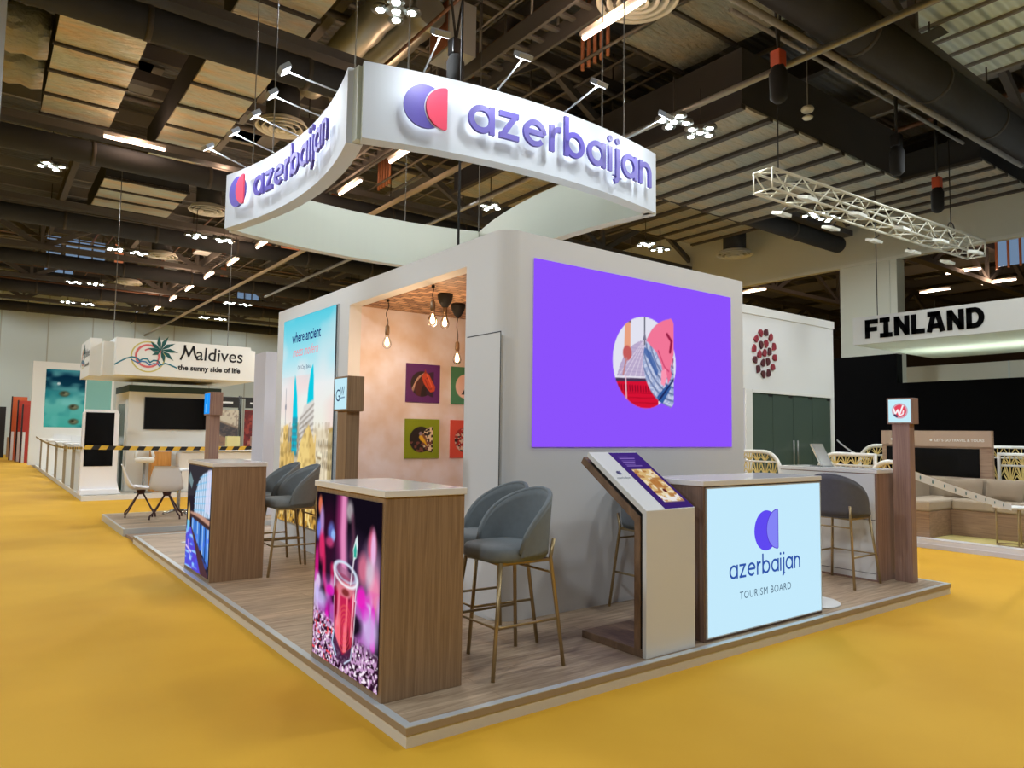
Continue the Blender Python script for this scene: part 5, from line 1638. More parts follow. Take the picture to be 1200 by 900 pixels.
def chair(label, loc, rz):
    """faces local +x"""
    t = thing('shell_chair', label, 'chair', loc, rz, 'white shell chairs at the bistro table')
    # profile swept sideways: front lip, seat, curve, backrest
    prof = [(0.22, 0.435), (0.20, 0.455), (0.05, 0.440), (-0.10, 0.435), (-0.17, 0.465), (-0.215, 0.54), (-0.245, 0.66), (-0.275, 0.78), (-0.295, 0.835)]
    wid = [0.19, 0.215, 0.235, 0.24, 0.245, 0.245, 0.225, 0.19, 0.165]
    curl = [0.0, 0.01, 0.035, 0.06, 0.075, 0.06, 0.035, 0.02, 0.01]
    nx = 12
    vs = []
    for d in (0, 1):
        for (x, z), w, c in zip(prof, wid, curl):
            for j in range(nx + 1):
                u = -1 + 2 * j / nx
                lift = c * abs(u) ** 2.6
                back = 1 if x < -0.15 else 0
                vs.append((x + (lift if back else 0) - (0.010 * d if back else 0), w * u, z + (0 if back else lift) - (0 if back else 0.012 * d)))
    N = len(prof) * (nx + 1)
    fs = []
    for i in range(len(prof) - 1):
        for j in range(nx):
            a = i * (nx + 1) + j
            fs.append((a, a + nx + 1, a + nx + 2, a + 1)); fs.append((N + a, N + a + 1, N + a + nx + 2, N + a + nx + 1))
    for i in range(len(prof) - 1):
        for j in (0, nx):
            a = i * (nx + 1) + j
            fs.append((a, N + a, N + a + nx + 1, a + nx + 1))
    for j in range(nx):
        for i in (0, len(prof) - 1):
            a = i * (nx + 1) + j
            fs.append((a, a + 1, N + a + 1, N + a))
    MB().add(vs, fs, 0, True).build('shell', M_shell, t)
    MB().box((-0.13, -0.17, 0.437), (0.18, 0.17, 0.458)).build('seat_pad', M_seatpad, t, bevel=0.008)
    MB().lathe([(0.05, 0.35), (0.07, 0.42)], (0, 0, 0), 12).build('hub', M_leg, t)
    for a in range(4):
        c, s = math.cos(PI / 4 + a * PI / 2), math.sin(PI / 4 + a * PI / 2)
        MB().tube([(0.03 * c, 0.03 * s, 0.385), (0.24 * c, 0.24 * s, 0.10), (0.30 * c, 0.30 * s, 0.05), (0.305 * c, 0.305 * s, 0.0)], 0.013, 8).build('leg', M_leg, t)
    return t
c0 = chair('white shell chair seen from the side, nearest the ochre aisle', (0.47, 9.85, PZ), math.radians(-8))
dup(c0, (0.76, 9.35, PZ), math.radians(74), 'white shell chair with its back to the camera')
dup(c0, (1.62, 9.78, PZ), math.radians(185), 'white shell chair mostly hidden behind the arcade counter')
t = thing('bistro_table', 'small round white table on a chrome foot among the white shell chairs', 'table', (1.05, 9.90, PZ))
M_chrome = mat('chrome', (200, 204, 206), 0.12, 1.0)
MB().lathe([(0.30, 0.72), (0.31, 0.735), (0.30, 0.75)], (0, 0, 0), 36).build('table_top', M_white, t)
MB().tube([(0, 0, 0.04), (0, 0, 0.72)], 0.03, 14).build('column', M_chrome, t)
for k in range(4):
    a = k * PI / 2 + 0.3
    MB().tube([(0, 0, 0.07), (0.24 * math.cos(a), 0.24 * math.sin(a), 0.03), (0.26 * math.cos(a), 0.26 * math.sin(a), 0.0)], 0.02, 8).build('leg', M_chrome, t)

# ------------------------------------------------------------------ island resort stand
M_mal = mat('cream_white_panel', (234, 235, 229), 0.6)
M_maldk = mat('dark_teal_band', (44, 70, 76), 0.6)
M_malfloor = mat('pale_vinyl_floor', (206, 202, 186), 0.5)
t = thing('resort_platform', 'long low white platform of the island resort stand along the ochre aisle', 'platform', (0.1, 14.1, 0)); t['kind'] = 'structure'
MB().box((0, 0, 0), (7.0, 19.5, 0.10)).build('deck', M_malfloor, t)
rim(MB(), -0.02, -0.02, 7.02, 19.52, 0.04, 0.0, 0.104).build('edge', M_white, t)
t = thing('resort_stand', 'cream stand block with dark teal band under the palm logo sign', 'booth', (1.0, 15.0, 0.104))
MB().box((0, 0, 0), (1.98, 1.9, 2.40)).build('wall_block', M_mal, t)
MB().box((-0.01, -0.01, 2.25), (1.99, 1.91, 2.40)).build('teal_band', M_maldk, t)
dr = MB().box((-0.02, 0.25, 0.0), (0.0, 1.3, 1.98)).build('green_glass_door', mat('dark_green_glass', (26, 66, 48), 0.15), t)
mb = MB()
for a, b in (((-0.03, 0.15, 0), (0.0, 0.25, 2.06)), ((-0.03, 1.3, 0), (0.0, 1.4, 2.06)), ((-0.03, 0.25, 1.98), (0.0, 1.3, 2.06))):
    mb.box(a, b)
mb.build('door_frame', M_white, t)
t = thing('wall_television', 'black flat television on the cream wall under the palm logo sign', 'television', (1.98, 14.985, 1.87))
MB().box((-0.66, -0.03, -0.37), (0.68, 0.013, 0.37)).build('casing', M_black, t)
MB().box((-0.645, -0.034, -0.355), (0.665, -0.029, 0.355)).build('screen', M_screen, t)
# fascia sign
t = thing('fascia_sign', 'white hanging fascia sign with palm and sun logo and black lettering', 'sign', (0.56, 14.0, 2.655))
SHT = 0.80
MB().box((0, 0, 0), (2.80, 2.6, SHT)).build('fascia_box', M_mal, t)
MB().box((2.80, 0.05, 0), (2.92, 2.5, SHT - 0.07)).build('stepped_end', M_mal, t)
MB().box((-0.20, 0.28, -0.01), (0, 2.4, SHT - 0.08)).build('stepped_corner', M_mal, t)
MB().box((-0.42, 0.55, -0.02), (-0.20, 2.2, SHT + 0.0)).build('side_box', M_mal, t)
fr = frame((0, -0.002, 0), (1, 0, 0), (0, 0, 1))
inks = [mat('ink_black', (16, 16, 18), 0.5), mat('ink_teal', (20, 120, 140), 0.5), mat('ink_yellow', (206, 196, 110), 0.5), mat('ink_coral', (216, 110, 110), 0.5), mat('ink_green', (12, 84, 80), 0.5), mat('ink_blue', (20, 110, 170), 0.5)]
def resort_logo(mb, fr, cx, cz, k):
    f = lambda a, b, d: fr(cx + a * k, cz + b * k, d)
    mb.ribbon(arc(0, 0, 0.40, 70, 380, 40), 0.035, f, 0.002, 2)
    mb.ribbon(arc(0.0, 0.02, 0.29, 60, 330, 36), 0.055, f, 0.002, 3)
    mb.ribbon(arc(0.05, 0.0, 0.21, -20, 130, 20), 0.04, f, 0.002, 3)
    wv = [(-0.78, -0.26), (-0.66, -0.17), (-0.52, -0.08), (-0.38, -0.03), (-0.26, -0.05), (-0.20, -0.12), (-0.12, -0.06), (-0.02, -0.06), (0.05, -0.15), (0.13, -0.09), (0.24, -0.09), (0.32, -0.20), (0.42, -0.15), (0.54, -0.18), (0.72, -0.26)]
    mb.ribbon(wv, 0.035, f, 0.003, 1)
    wv = [(-0.40, -0.10), (-0.24, -0.18), (-0.15, -0.13), (-0.05, -0.14), (0.04, -0.22), (0.14, -0.17), (0.24, -0.18), (0.30, -0.25)]
    mb.ribbon(wv, 0.03, f, 0.003, 5)
    for ang, L in ((100, 0.38), (65, 0.42), (30, 0.40), (-5, 0.44), (-40, 0.42), (-75, 0.36), (140, 0.34), (175, 0.32), (215, 0.26)):
        c, s = math.cos(math.radians(ang)), math.sin(math.radians(ang))
        mb.plate([(0.30, 0.20), (0.30 + L * 0.5 * c - 0.07 * s, 0.20 + L * 0.5 * s + 0.07 * c), (0.30 + L * c, 0.20 + L * s), (0.30 + L * 0.5 * c + 0.03 * s, 0.20 + L * 0.5 * s - 0.03 * c)], f, 0.0035, 4)
    mb.ribbon([(0.30, 0.2), (0.27, 0.02), (0.22, -0.14)], 0.03, f, 0.003, 3)
mb = MB()
resort_logo(mb, fr, 0.62, 0.42, 0.82)
mb.text('aldives', 0.42, lambda a, b, d: fr(2.105 + a, 0.42 + b, 0.002), 0.002, 0, bold=0.003, shear=0.06, sx=0.93)
fM = lambda a, b, d: fr(1.27 + a, 0.40 + b, d)
for pq in ([(0.0, 0.0), (0.07, 0.16), (0.09, 0.34)], [(0.07, 0.33), (0.17, 0.10)], [(0.16, 0.08), (0.27, 0.33)], [(0.26, 0.33), (0.30, 0.14), (0.36, 0.02)]):
    mb.ribbon(pq, 0.042, fM, 0.004, 0)
mb.text('the sunny side of life', 0.165, lambda a, b, d: fr(1.90 + a, 0.175 + b, 0.002), 0.002, 0, bold=0.006, sx=0.98)
mb.build('lettering_and_logo', inks, t)
fr2 = frame((-0.422, 2.15, 0), (0, -1, 0), (0, 0, 1))
mb = MB(); resort_logo(mb, fr2, 0.42, 0.42, 0.55)
mb.text('Maldives', 0.26, lambda a, b, d: fr2(1.15 + a, 0.42 + b, 0.002), 0.002, 0, sx=0.9)
mb.text('the sunny side of life', 0.10, lambda a, b, d: fr2(1.15 + a, 0.22 + b, 0.002), 0.002, 0, bold=0.003, sx=0.9)
mb.build('side_lettering_and_logo', inks, t)
for x in (0.1, 2.6):
    MB().tube([(x, 1.25, SHT - 0.02), (x, 1.25, 5.6)], 0.01, 6).build('suspension_wire', M_wire, t)
# upright digital kiosk
t = thing('digital_kiosk', 'upright white kiosk with tall dead black screen at the stand corner', 'kiosk', (0.40, 14.42, 0.104))
MB().prism([(-0.35, 0), (-0.36, 0.03), (-0.345, 0.30), (-0.34, 1.72), (-0.30, 1.80), (0.30, 1.80), (0.34, 1.72), (0.345, 0.30), (0.40, 0.06), (0.45, 0)], (0, -0.07, 0), (1, 0, 0), (0, 0, 1), (0, 0.16, 0)).build('housing', M_shell, t, bevel=0.012)
MB().box((-0.29, -0.078, 0.60), (0.245, -0.07, 1.74)).build('screen', M_screen, t)
MB().prism([(-0.36, 0), (0.40, 0), (0.36, 0.12), (-0.33, 0.12)], (0, -0.16, 0), (1, 0, 0), (0, 0, 1), (0, 0.3, 0)).build('curved_foot', M_shell, t, bevel=0.02)
# light box wall with lagoon picture
t = thing('lagoon_wall', 'tall white wall with a lagoon picture at the far end of the resort stand', 'display wall', (0.05, 29.0, 0.104))
MB().box((-0.2, 0, 0), (2.5, 0.3, 3.90)).build('wall_panel', M_mal, t)
w, h = 1.30, 2.2
p = Pic(w, h, 40, 64, (60, 150, 150))
p.vgrad([(0, (70, 176, 160)), (0.45, (110, 190, 176)), (0.62, (60, 140, 140)), (0.72, (16, 62, 78)), (0.9, (10, 44, 66)), (1, (28, 96, 110))])
p.put(np.clip((p.noise(0.3, 0.25, 3) - 0.5) * 2.4, 0, 1) * 0.7 * (p.V < 1.4), (24, 118, 124)); p.put(np.clip((p.noise(0.4, 0.2, 5) - 0.55) * 2.4, 0, 1) * 0.6, (130, 206, 196))
for cx, cy in ((0.62, 1.28), (0.94, 0.78), (0.96, 0.22)):
    p.ell(cx, cy, 0.16, 0.11, (84, 84, 60), 0.6); p.ell(cx + 0.03, cy, 0.09, 0.06, (126, 130, 100), 0.8); p.ell(cx - 0.03, cy + 0.03, 0.05, 0.04, (52, 52, 36), 0.8)
p.ell(0.42, 1.66, 0.05, 0.05, (210, 220, 214), 0.6)
p.build('lagoon_picture', frame((0.22, -0.005, 1.42), (1, 0, 0), (0, 0, 1)), attr_mat('dim_picture', True, 0.75), t, back=0.005)
MB().box((1.56, -0.01, 1.42), (2.42, 0.0, 3.55)).build('teal_panel', mat('pale_teal_panel', (128, 184, 172), 0.6), t)
for i, y in enumerate((15.9, 17.9, 20.3, 23.2, 26.2)):
    t = thing('reception_counter', 'small white slatted reception counter along the resort aisle, %s behind the kiosk' % ords[i], 'counter', (0.50, y, 0.104), 0, 'white counters along the resort aisle')
    MB().box((-0.42, -0.32, 0), (0.42, 0.32, 0.98)).build('body', M_mal, t)
    MB().box((-0.46, -0.36, 0.98), (0.46, 0.36, 1.02)).build('counter_top', M_white, t)
    mb = MB()
    for k in range(4):
        mb.box((-0.435, -0.26 + 0.16 * k, 0.03), (-0.42, -0.18 + 0.16 * k, 0.95))
    mb.build('slat_panel', mat('taupe_slats', (170, 158, 134), 0.6), t)
    MB().box((-0.10, -0.02, 1.02), (0.30, 0.0, 1.17)).build('name_board', M_white, t)
# front counters
t = thing('veneer_cabinet', 'honey orange veneer cabinet under the television', 'cabinet', (1.62, 14.72, 0.104))
MB().box((-0.16, -0.1, 0), (0.24, 0.22, 0.90)).build('body', wood('honey_veneer', (196, 134, 62), (220, 160, 84), (20, 20, 1.0), 0.5), t)
MB().box((-0.17, -0.11, 0.90), (0.25, 0.23, 0.92)).build('cabinet_top', M_mal, t)
t = thing('reception_counter', 'long white curved-corner reception counter in front of the cream wall', 'counter', (2.7, 14.45, 0.104))
MB().box((-0.75, -0.2, 0), (1.15, 0.2, 0.90)).build('body', M_white, t, bevel=0.05)
MB().box((-0.72, -0.24, 0.90), (1.2, 0.24, 0.93)).build('counter_top', M_white, t, bevel=0.01)
t = thing('pedestal_stool', 'cream backed bar stool behind the white shell chairs', 'bar stool', (1.28, 14.42, 0.104))
MB().lathe([(0.18, 0.0), (0.18, 0.02), (0.03, 0.04), (0.025, 0.66)], (0, 0, 0), 20).build('stem', M_steel, t)
MB().lathe([(0.17, 0.66), (0.20, 0.70), (0.20, 0.76), (0.17, 0.78)], (0, 0, 0), 20).build('seat', M_mal, t)
MB().tube([(0.18, 0.0, 0.78), (0.15, 0.12, 0.98), (0, 0.2, 1.0), (-0.15, 0.12, 0.98), (-0.18, 0, 0.78)], 0.035, 8).build('backrest', M_mal, t)
# hazard tape
def tape(label, pts, wd, mats, step, name='barrier_tape', slant=0.6, cat='tape', edge=None):
    mb = MB()
    P = [Vector(p) for p in pts]
    S_ = [0]
    for a, b in zip(P[:-1], P[1:]):
        S_.append(S_[-1] + (b - a).length)
    def at(s):
        i = 0
        while i < len(S_) - 2 and s > S_[i + 1]:
            i += 1
        return P[i] + (P[i + 1] - P[i]) * ((s - S_[i]) / (S_[i + 1] - S_[i]))
    n = int(S_[-1] / step)
    for k in range(n):
        a0, a1 = S_[-1] * k / n, S_[-1] * (k + 1) / n
        sl_ = slant * wd
        q = [at(a0), at(a1), at(min(a1 + sl_, S_[-1])), at(min(a0 + sl_, S_[-1]))]
        up = Vector((0, 0, wd))
        th = Vector((0.0015, 0.0015, 0))
        v = [q[0], q[1], q[2] + up, q[3] + up]
        v += [x + th for x in v]
        mb.add(v, [(0, 1, 2, 3), (7, 6, 5, 4), (0, 4, 5, 1), (2, 6, 7, 3)], k % len(mats))
    if edge:
        edge(mb, at, S_[-1], wd)
    o = mb.build(name, mats, loc=pts[0])
    return tag(o, label, cat)
def sag(a, b, s, n=14):
    a, b = Vector(a), Vector(b)
    return [tuple(a + (b - a) * t + Vector((0, 0, -s * 4 * t * (1 - t)))) for t in [i / n for i in range(n + 1)]]
M_hz1, M_hz2 = mat('hazard_yellow', (216, 176, 56), 0.5), mat('hazard_black', (20, 18, 16), 0.5)
tape('yellow and black hazard tape stretched across the resort stand front', sag((0.02, 13.72, 1.08), (4.05, 13.72, 1.08), 0.035), 0.085, [M_hz1, M_hz2], 0.135)
tape('hazard tape running back along the resort aisle to the lagoon wall', sag((0.02, 13.74, 1.08), (-0.08, 26.5, 1.16), 0.12), 0.05, [M_hz1, M_hz2], 0.16)
# shelves of posters behind
t = thing('poster_display', 'black framed poster stand with a dark red poster beside the palm logo sign', 'display stand', (4.1, 17.2, 0.104))
M_frame_b = mat('black_tube_frame', (24, 24, 24), 0.5)
mb = MB()
for x in (-0.75, -0.05, 0.0, 0.7):
    mb.tube([(x, 0, 0), (x, 0, 2.35)], 0.022, 8)
mb.tube([(-0.75, 0, 2.3), (0.7, 0, 2.3)], 0.018, 8)
mb.build('frame', M_frame_b, t)
for x, lab in ((-0.68, 'header'), (0.12, 'header')):
    b = MB().box((x, -0.02, 2.02), (x + 0.62, 0.01, 2.30)).build('header_board', M_frame_b, t)
    mb = MB(); mb.box((x + 0.12, -0.024, 2.13), (x + 0.46, -0.02, 2.18)); mb.build('header_lettering', M_white, b)
w, h = 0.64, 1.0
p = Pic(w, h, 30, 44, (206, 196, 176))
p.poly([(0, 0.72), (0.64, 0.50), (0.64, 0.14), (0.45, 0.12), (0.1, 0.36), (0, 0.5)], (70, 66, 70)); p.line([(0, 0.74), (0.64, 0.5)], 0.05, (150, 130, 110)); p.poly([(0, 0), (0.64, 0), (0.64, 0.12), (0, 0.36)], (150, 116, 96)); p.put((p.noise(0.05, 0.05, 3) > 0.62) * 0.5, (120, 100, 90))
p.build('coast_poster', frame((-0.70, -0.02, 0.96), (1, 0, 0), (0, 0, 1)), PRINT, t, back=0.006)
p = Pic(w, h, 30, 44, (120, 34, 34))
p.put((p.noise(0.08, 0.08, 5) > 0.55) * 0.6, (80, 18, 22)); p.put((p.noise(0.06, 0.1, 6) > 0.68) * 0.7, (176, 70, 56)); p.line([(0.15, 0.75), (0.5, 0.75)], 0.06, (170, 90, 70), 0.6); p.poly([(0.1, 0.05), (0.5, 0.05), (0.5, 0.15), (0.1, 0.15)], (186, 140, 120), 0.6)
p.build('dark_red_poster', frame((0.10, -0.02, 0.96), (1, 0, 0), (0, 0, 1)), PRINT, t, back=0.006)
t = thing('cream_counter', 'cream counters with small boxes below the dark red poster', 'counter', (4.3, 16.4, 0.104))
MB().box((-0.95, -0.2, 0), (1.0, 0.2, 0.86)).build('body', M_mal, t)
MB().box((-0.98, -0.24, 0.86), (1.03, 0.24, 0.90)).build('counter_top', M_white, t)
for i, (x, c) in enumerate(((-0.62, (226, 214, 150)), (0.02, (170, 130, 116)), (0.42, (226, 216, 160)))):
    tag(MB().box((-0.16, -0.1, 0), (0.16, 0.1, 0.34)).build('display_box', mat('box_colour_%d' % i, c, 0.6), loc=(0, 0, 0)), ['pale yellow box on the cream counter by the blue screen totem', 'brownish box in the middle of the cream counter', 'pale yellow box on the cream counter next to the white partition'][i], 'box').location = (4.3 + x, 16.35, 1.005)
# white partition past the booth
M_lav = mat('lavender_white_panel', (216, 216, 226), 0.6)
tag(MB().box((2.13, 9.0, 0.0), (2.42, 9.6, 2.84)).build('white_partition', M_lav, loc=(2.13, 9.0, 0)), 'tall white partition beside the lit city poster, behind the booth', 'partition').location = (2.13, 9.0, 0)
tag(MB().box((-0.55, 0, 0), (0.42, 0.3, 0.93)).build('white_desk', M_white, loc=(0, 0, 0), bevel=0.006), 'plain white desk front between the blue screen totem and white partition', 'desk').location = (2.55, 11.2, 0)
# red orange cabinets and black curtain in the far left corner
for i, (x, y, c, lab) in enumerate(((-0.2, 37.2, (196, 90, 42), 'orange locker tower near the pale back wall, outermost of three'), (-0.02, 35.6, (186, 60, 40), 'red-orange locker tower between the other two towers'), (0.10, 34.2, (176, 48, 36), 'red locker tower touching the resort stand edge'))):
    t = thing('locker_tower', lab, 'cabinet', (x, y, 0), 0, 'orange locker towers')
    MB().box((-0.3, -0.45, 0), (0.28, 0.45, 2.9 - 0.22 * i)).build('body', mat('locker_paint_%d' % i, c, 0.5), t)
    MB().box((-0.32, -0.47, 0), (-0.27, -0.40, 2.92 - 0.22 * i)).build('dark_edge', M_frame_b, t)
    MB().box((-0.26, -0.458, 0.0), (-0.16, -0.45, 1.3)).build('pale_stripe', M_white, t)
tag(MB().box((-2.4, 40.0, 0), (-0.62, 40.06, 2.5)).build('black_curtain', M_frame_b, loc=(-1.5, 40, 0)), 'black curtain hung by the pale back wall at the photo edge', 'curtain')
tag(MB().box((-0.5, 40.3, 0), (0.0, 40.8, 1.0)).build('cardboard_box', mat('cardboard', (170, 136, 96), 0.8), loc=(-0.3, 40.5, 0)), 'brown cardboard box standing by the black curtain', 'box')

# ------------------------------------------------------------------ seed emblem stand
t = thing('emblem_stand', 'white stand wall with red seed emblem over dark glass doors', 'booth', (8.0, 5.0, 0))
SX = 13.0 - 8.0
MB().box((0, 0, 2.42), (SX, 3.2, 4.0)).build('white_fascia', M_wall, t)
MB().box((-0.0, -0.02, 3.86), (SX + 0.02, 3.2, 4.02)).build('cap_trim', M_white, t)
MB().box((SX - 0.12, 0, 0), (SX, 3.2, 2.42)).build('end_post', M_wall, t)
MB().box((1.85, -0.01, 0), (2.05, 0.1, 2.42)).build('door_post', M_white, t)
MB().box((0, 0.02, 0), (1.85, 0.1, 2.42)).build('side_wall', M_lav, t)
MB().box((2.05, 3.0, 0), (SX - 0.12, 3.2, 2.42)).build('rear_wall', mat('dim_green_wall', (60, 70, 66), 0.8), t)
MB().box((2.05, -0.015, 2.36), (SX - 0.12, 0.02, 2.42)).build('door_head', M_white, t)
M_dglass = mat('dark_green_tinted_glass', (74, 88, 80), 0.15, spec=0.6)
dw_ = (SX - 0.12 - 2.05) / 4
for k in range(4):
    x0 = 2.05 + dw_ * k
    d = MB().box((x0 + 0.006, 0.02, 0.02), (x0 + dw_ - 0.006, 0.04, 2.36)).build('glass_door', M_dglass, t)
    MB().box((x0 + dw_ * 0.8, 0.015, 2.30), (x0 + dw_ * 0.98, 0.045, 2.35)).build('pivot', M_black, d)
    if k in (1, 2):
        hx_ = x0 + (dw_ - 0.07 if k == 1 else 0.07)
        MB().tube([(hx_, -0.03, 0.95), (hx_, -0.03, 1.45)], 0.014, 8).build('handle', M_steel, d)
mb = MB()
rn = random.Random(3)
fr = frame((2.45, -0.003, 3.14), (1, 0, 0), (0, 0, 1))
for rr, cnt in ((0.0, 1), (0.185, 6), (0.37, 12)):
    for k in range(cnt):
        a = 2 * PI * k / cnt + rr
        cx_, cz_ = rr * math.cos(a) * 0.92, rr * math.sin(a) * 1.12
        th_ = rn.uniform(0, PI)
        pts = []
        for i in range(7):
            b = 2 * PI * i / 7
            r_ = (0.075 if i % 2 else 0.06)
            u_, v_ = r_ * 1.05 * math.cos(b), r_ * 0.85 * math.sin(b)
            pts.append((cx_ + u_ * math.cos(th_) - v_ * math.sin(th_), cz_ + (u_ * math.sin(th_) + v_ * math.cos(th_)) * 1.2))
        mb.plate(pts, fr, 0.03, rn.randint(0, 1))
mb.build('seed_emblem', [mat('seed_red', (140, 30, 48), 0.4), mat('seed_dark_red', (78, 18, 30), 0.4)], t)

# ------------------------------------------------------------------ white railings with gold pattern
M_gp = mat('gold_fretwork', (220, 198, 126), 0.5, 0.15)
def railing(label, x, y0, y1, ztop, arc_at=None, r=0.32, x2=None, low=True):
    """runs along y at x; arc_at 'hi'/'lo' rounds that end"""
    t = thing('white_railing', label, 'railing', (x, y0, 0), 0, 'white railings with gold fretwork')
    Ln = y1 - y0
    pts = [(0, 0, 0.12), (0, 0, ztop), (0, Ln, ztop), (0, Ln, 0.12)]
    if arc_at == 'hi':
        pts = [(0, 0, 0.12), (0, 0, ztop)] + [(0, Ln - r + r * math.sin(a), ztop - r + r * math.cos(a)) for a in [PI / 2 * i / 8 for i in range(9)]] + [(0, Ln, 0.12)]
    if arc_at == 'lo':
        pts = [(0, 0, 0.12)] + [(0, r - r * math.cos(a), ztop - r + r * math.sin(a)) for a in [PI / 2 * i / 8 for i in range(9)]] + [(0, Ln, ztop), (0, Ln, 0.12)]
    MB().tube(pts, 0.034, 8).build('frame', M_white, t)
    zb = ztop - 0.17
    MB().tube([(0, 0.03, zb), (0, Ln - 0.03, zb)], 0.018, 6).tube([(0, 0.03, 0.5), (0, Ln - 0.03, 0.5)], 0.018, 6).tube([(0, 0.03, 0.82), (0, Ln - 0.03, 0.82)], 0.02, 6).build('cross_rail', M_white, t)
    mb = MB()
    for za, zc in ((zb, ztop), (0.84, zb), (0.52, 0.82)):
        n = max(2, int(Ln / 0.17))
        for k in range(n):
            ya = 0.06 + (Ln - 0.12) * k / n; yb = 0.06 + (Ln - 0.12) * (k + 1) / n; ym = (ya + yb) / 2
            lim = lambda y_, z_: z_ if arc_at is None else min(z_, (ztop - r + math.sqrt(max(0, r * r - max(0, (y_ - (Ln - r)) if arc_at == 'hi' else (r - y_)) ** 2))))
            for yy, zz in ((ya, zc), (yb, zc), (ym, zc)):
                zt = lim(yy, zz)
                if zt > za + 0.02:
                    mb.bar((0, ym, za), (0, yy, zt), 0.012, 0.016, up=(1, 0, 0))
            if lim(ym, zc) >= zc - 0.02:
                mb.bar((0, ya, (za + zc) / 2), (0, ym, za), 0.012, 0.014, up=(1, 0, 0)); mb.bar((0, yb, (za + zc) / 2), (0, ym, za), 0.012, 0.014, up=(1, 0, 0))
    mb.build('gold_fretwork', M_gp, t)
railing('white gold-patterned railing next to the violet screen wall, rounded end toward the brochure holder', 9.2, 3.88, 4.92, 1.26, 'lo')
railing('white gold-patterned railing behind the white backed counter, rounded end by the brochure holder', 9.2, 2.28, 3.2, 1.26, 'hi')
railing('smaller white railing peeping out beside the wooden totem', 8.75, 1.66, 2.12, 1.18, 'hi', 0.26)
railing('white railing with gold fretwork rising behind the others, against the black wall', 11.6, 2.75, 3.75, 1.38, 'hi')
railing('white railing with gold fretwork beyond the beige sofa, upper rail higher', 11.6, -2.0, 1.62, 1.40)
railing('white railing with gold fretwork standing directly behind the beige sofa', 10.78, -2.0, 1.18, 1.30)
# lounge
t = thing('lounge_platform', 'low white edged lounge platform with yellow-green carpet', 'platform', (9.0, -3.0, 0)); t['kind'] = 'structure'
MB().box((0, 0, 0), (5.0, 7.9, 0.115)).build('lounge_carpet', mat('yellow_green_carpet', (206, 190, 120), 0.85), t)
MB().box((-0.06, -0.06, 0), (0.16, 7.96, 0.06)).build('lower_edge', mat('lilac_white_edge', (214, 214, 226), 0.4), t)
MB().box((-0.03, -0.03, 0.06), (0.16, 7.93, 0.125)).build('upper_edge', mat('white_edge_strip', (226, 226, 232), 0.35), t)
W_so = wood('sofa_wood', (132, 106, 84), (170, 140, 112), (6, 1.2, 24), 0.5)
M_so = mat('beige_upholstery', (172, 156, 134), 0.85, noise=0.06, nscale=20)
t = thing('corner_sofa', 'beige corner sofa with wooden plinth on the lounge platform', 'sofa', (9.85, 1.45, 0.116))
zb_ = 0.37
MB().box((0, -3.2, 0), (0.75, 0.05, zb_)).box((-0.72, 0.05, 0), (0.75, 0.75, zb_)).build('wooden_plinth', W_so, t, bevel=0.004, seg=1)
for a, b in (((-0.02, -0.52, zb_), (0.56, 0.04, zb_ + 0.15)), ((-0.02, -1.9, zb_), (0.56, -0.53, zb_ + 0.15)), ((-0.02, -3.2, zb_), (0.56, -1.91, zb_ + 0.15)), ((-0.74, 0.04, zb_), (0.56, 0.56, zb_ + 0.15))):
    MB().box(a, b).build('seat_cushion', M_so, t, bevel=0.03)
for a, b in (((0.56, -0.52, zb_), (0.76, 0.74, zb_ + 0.44)), ((0.56, -1.9, zb_), (0.76, -0.54, zb_ + 0.44)), ((0.56, -3.2, zb_), (0.76, -1.92, zb_ + 0.44)), ((-0.74, 0.56, zb_), (0.56, 0.76, zb_ + 0.44))):
    MB().box(a, b).build('back_cushion', M_so, t, bevel=0.04)
M_pil = mat('taupe_pillow', (156, 140, 120), 0.9)
for i, (y, lab) in enumerate(((1.50, 'taupe scatter pillow in the sofa corner under the dead screen'), (1.02, 'taupe scatter pillow on the sofa beside the corner pillow'))):
    vs, fs = [], []
    n = 10
    for s in (1, -1):
        for a in range(n + 1):
            for b in range(n + 1):
                u_, v_ = -1 + 2 * a / n, -1 + 2 * b / n
                th_ = 0.075 * (max(0, (1 - u_ ** 2) * (1 - v_ ** 2))) ** 0.45
                k_ = 1 - 0.06 * (1 - max(abs(u_), abs(v_)))
                vs.append((s * th_, 0.25 * u_ * k_, 0.15 * v_ * k_))
    N = (n + 1) ** 2
    for a in range(n):
        for b in range(n):
            q_ = a * (n + 1) + b
            fs.append((q_, q_ + 1, q_ + n + 2, q_ + n + 1)); fs.append((N + q_, N + q_ + n + 1, N + q_ + n + 2, N + q_ + 1))
    o = MB().add(vs, fs, 0, True).build('scatter_pillow', M_pil, loc=(0, 0, 0))
    o.location = (10.25, y - 0.02 - 0.06 * i, 0.116 + zb_ + 0.30); o.rotation_euler = (0, math.radians(18), math.radians(6 - 14 * i))
    tag(o, lab, 'pillow', 'scatter pillows')
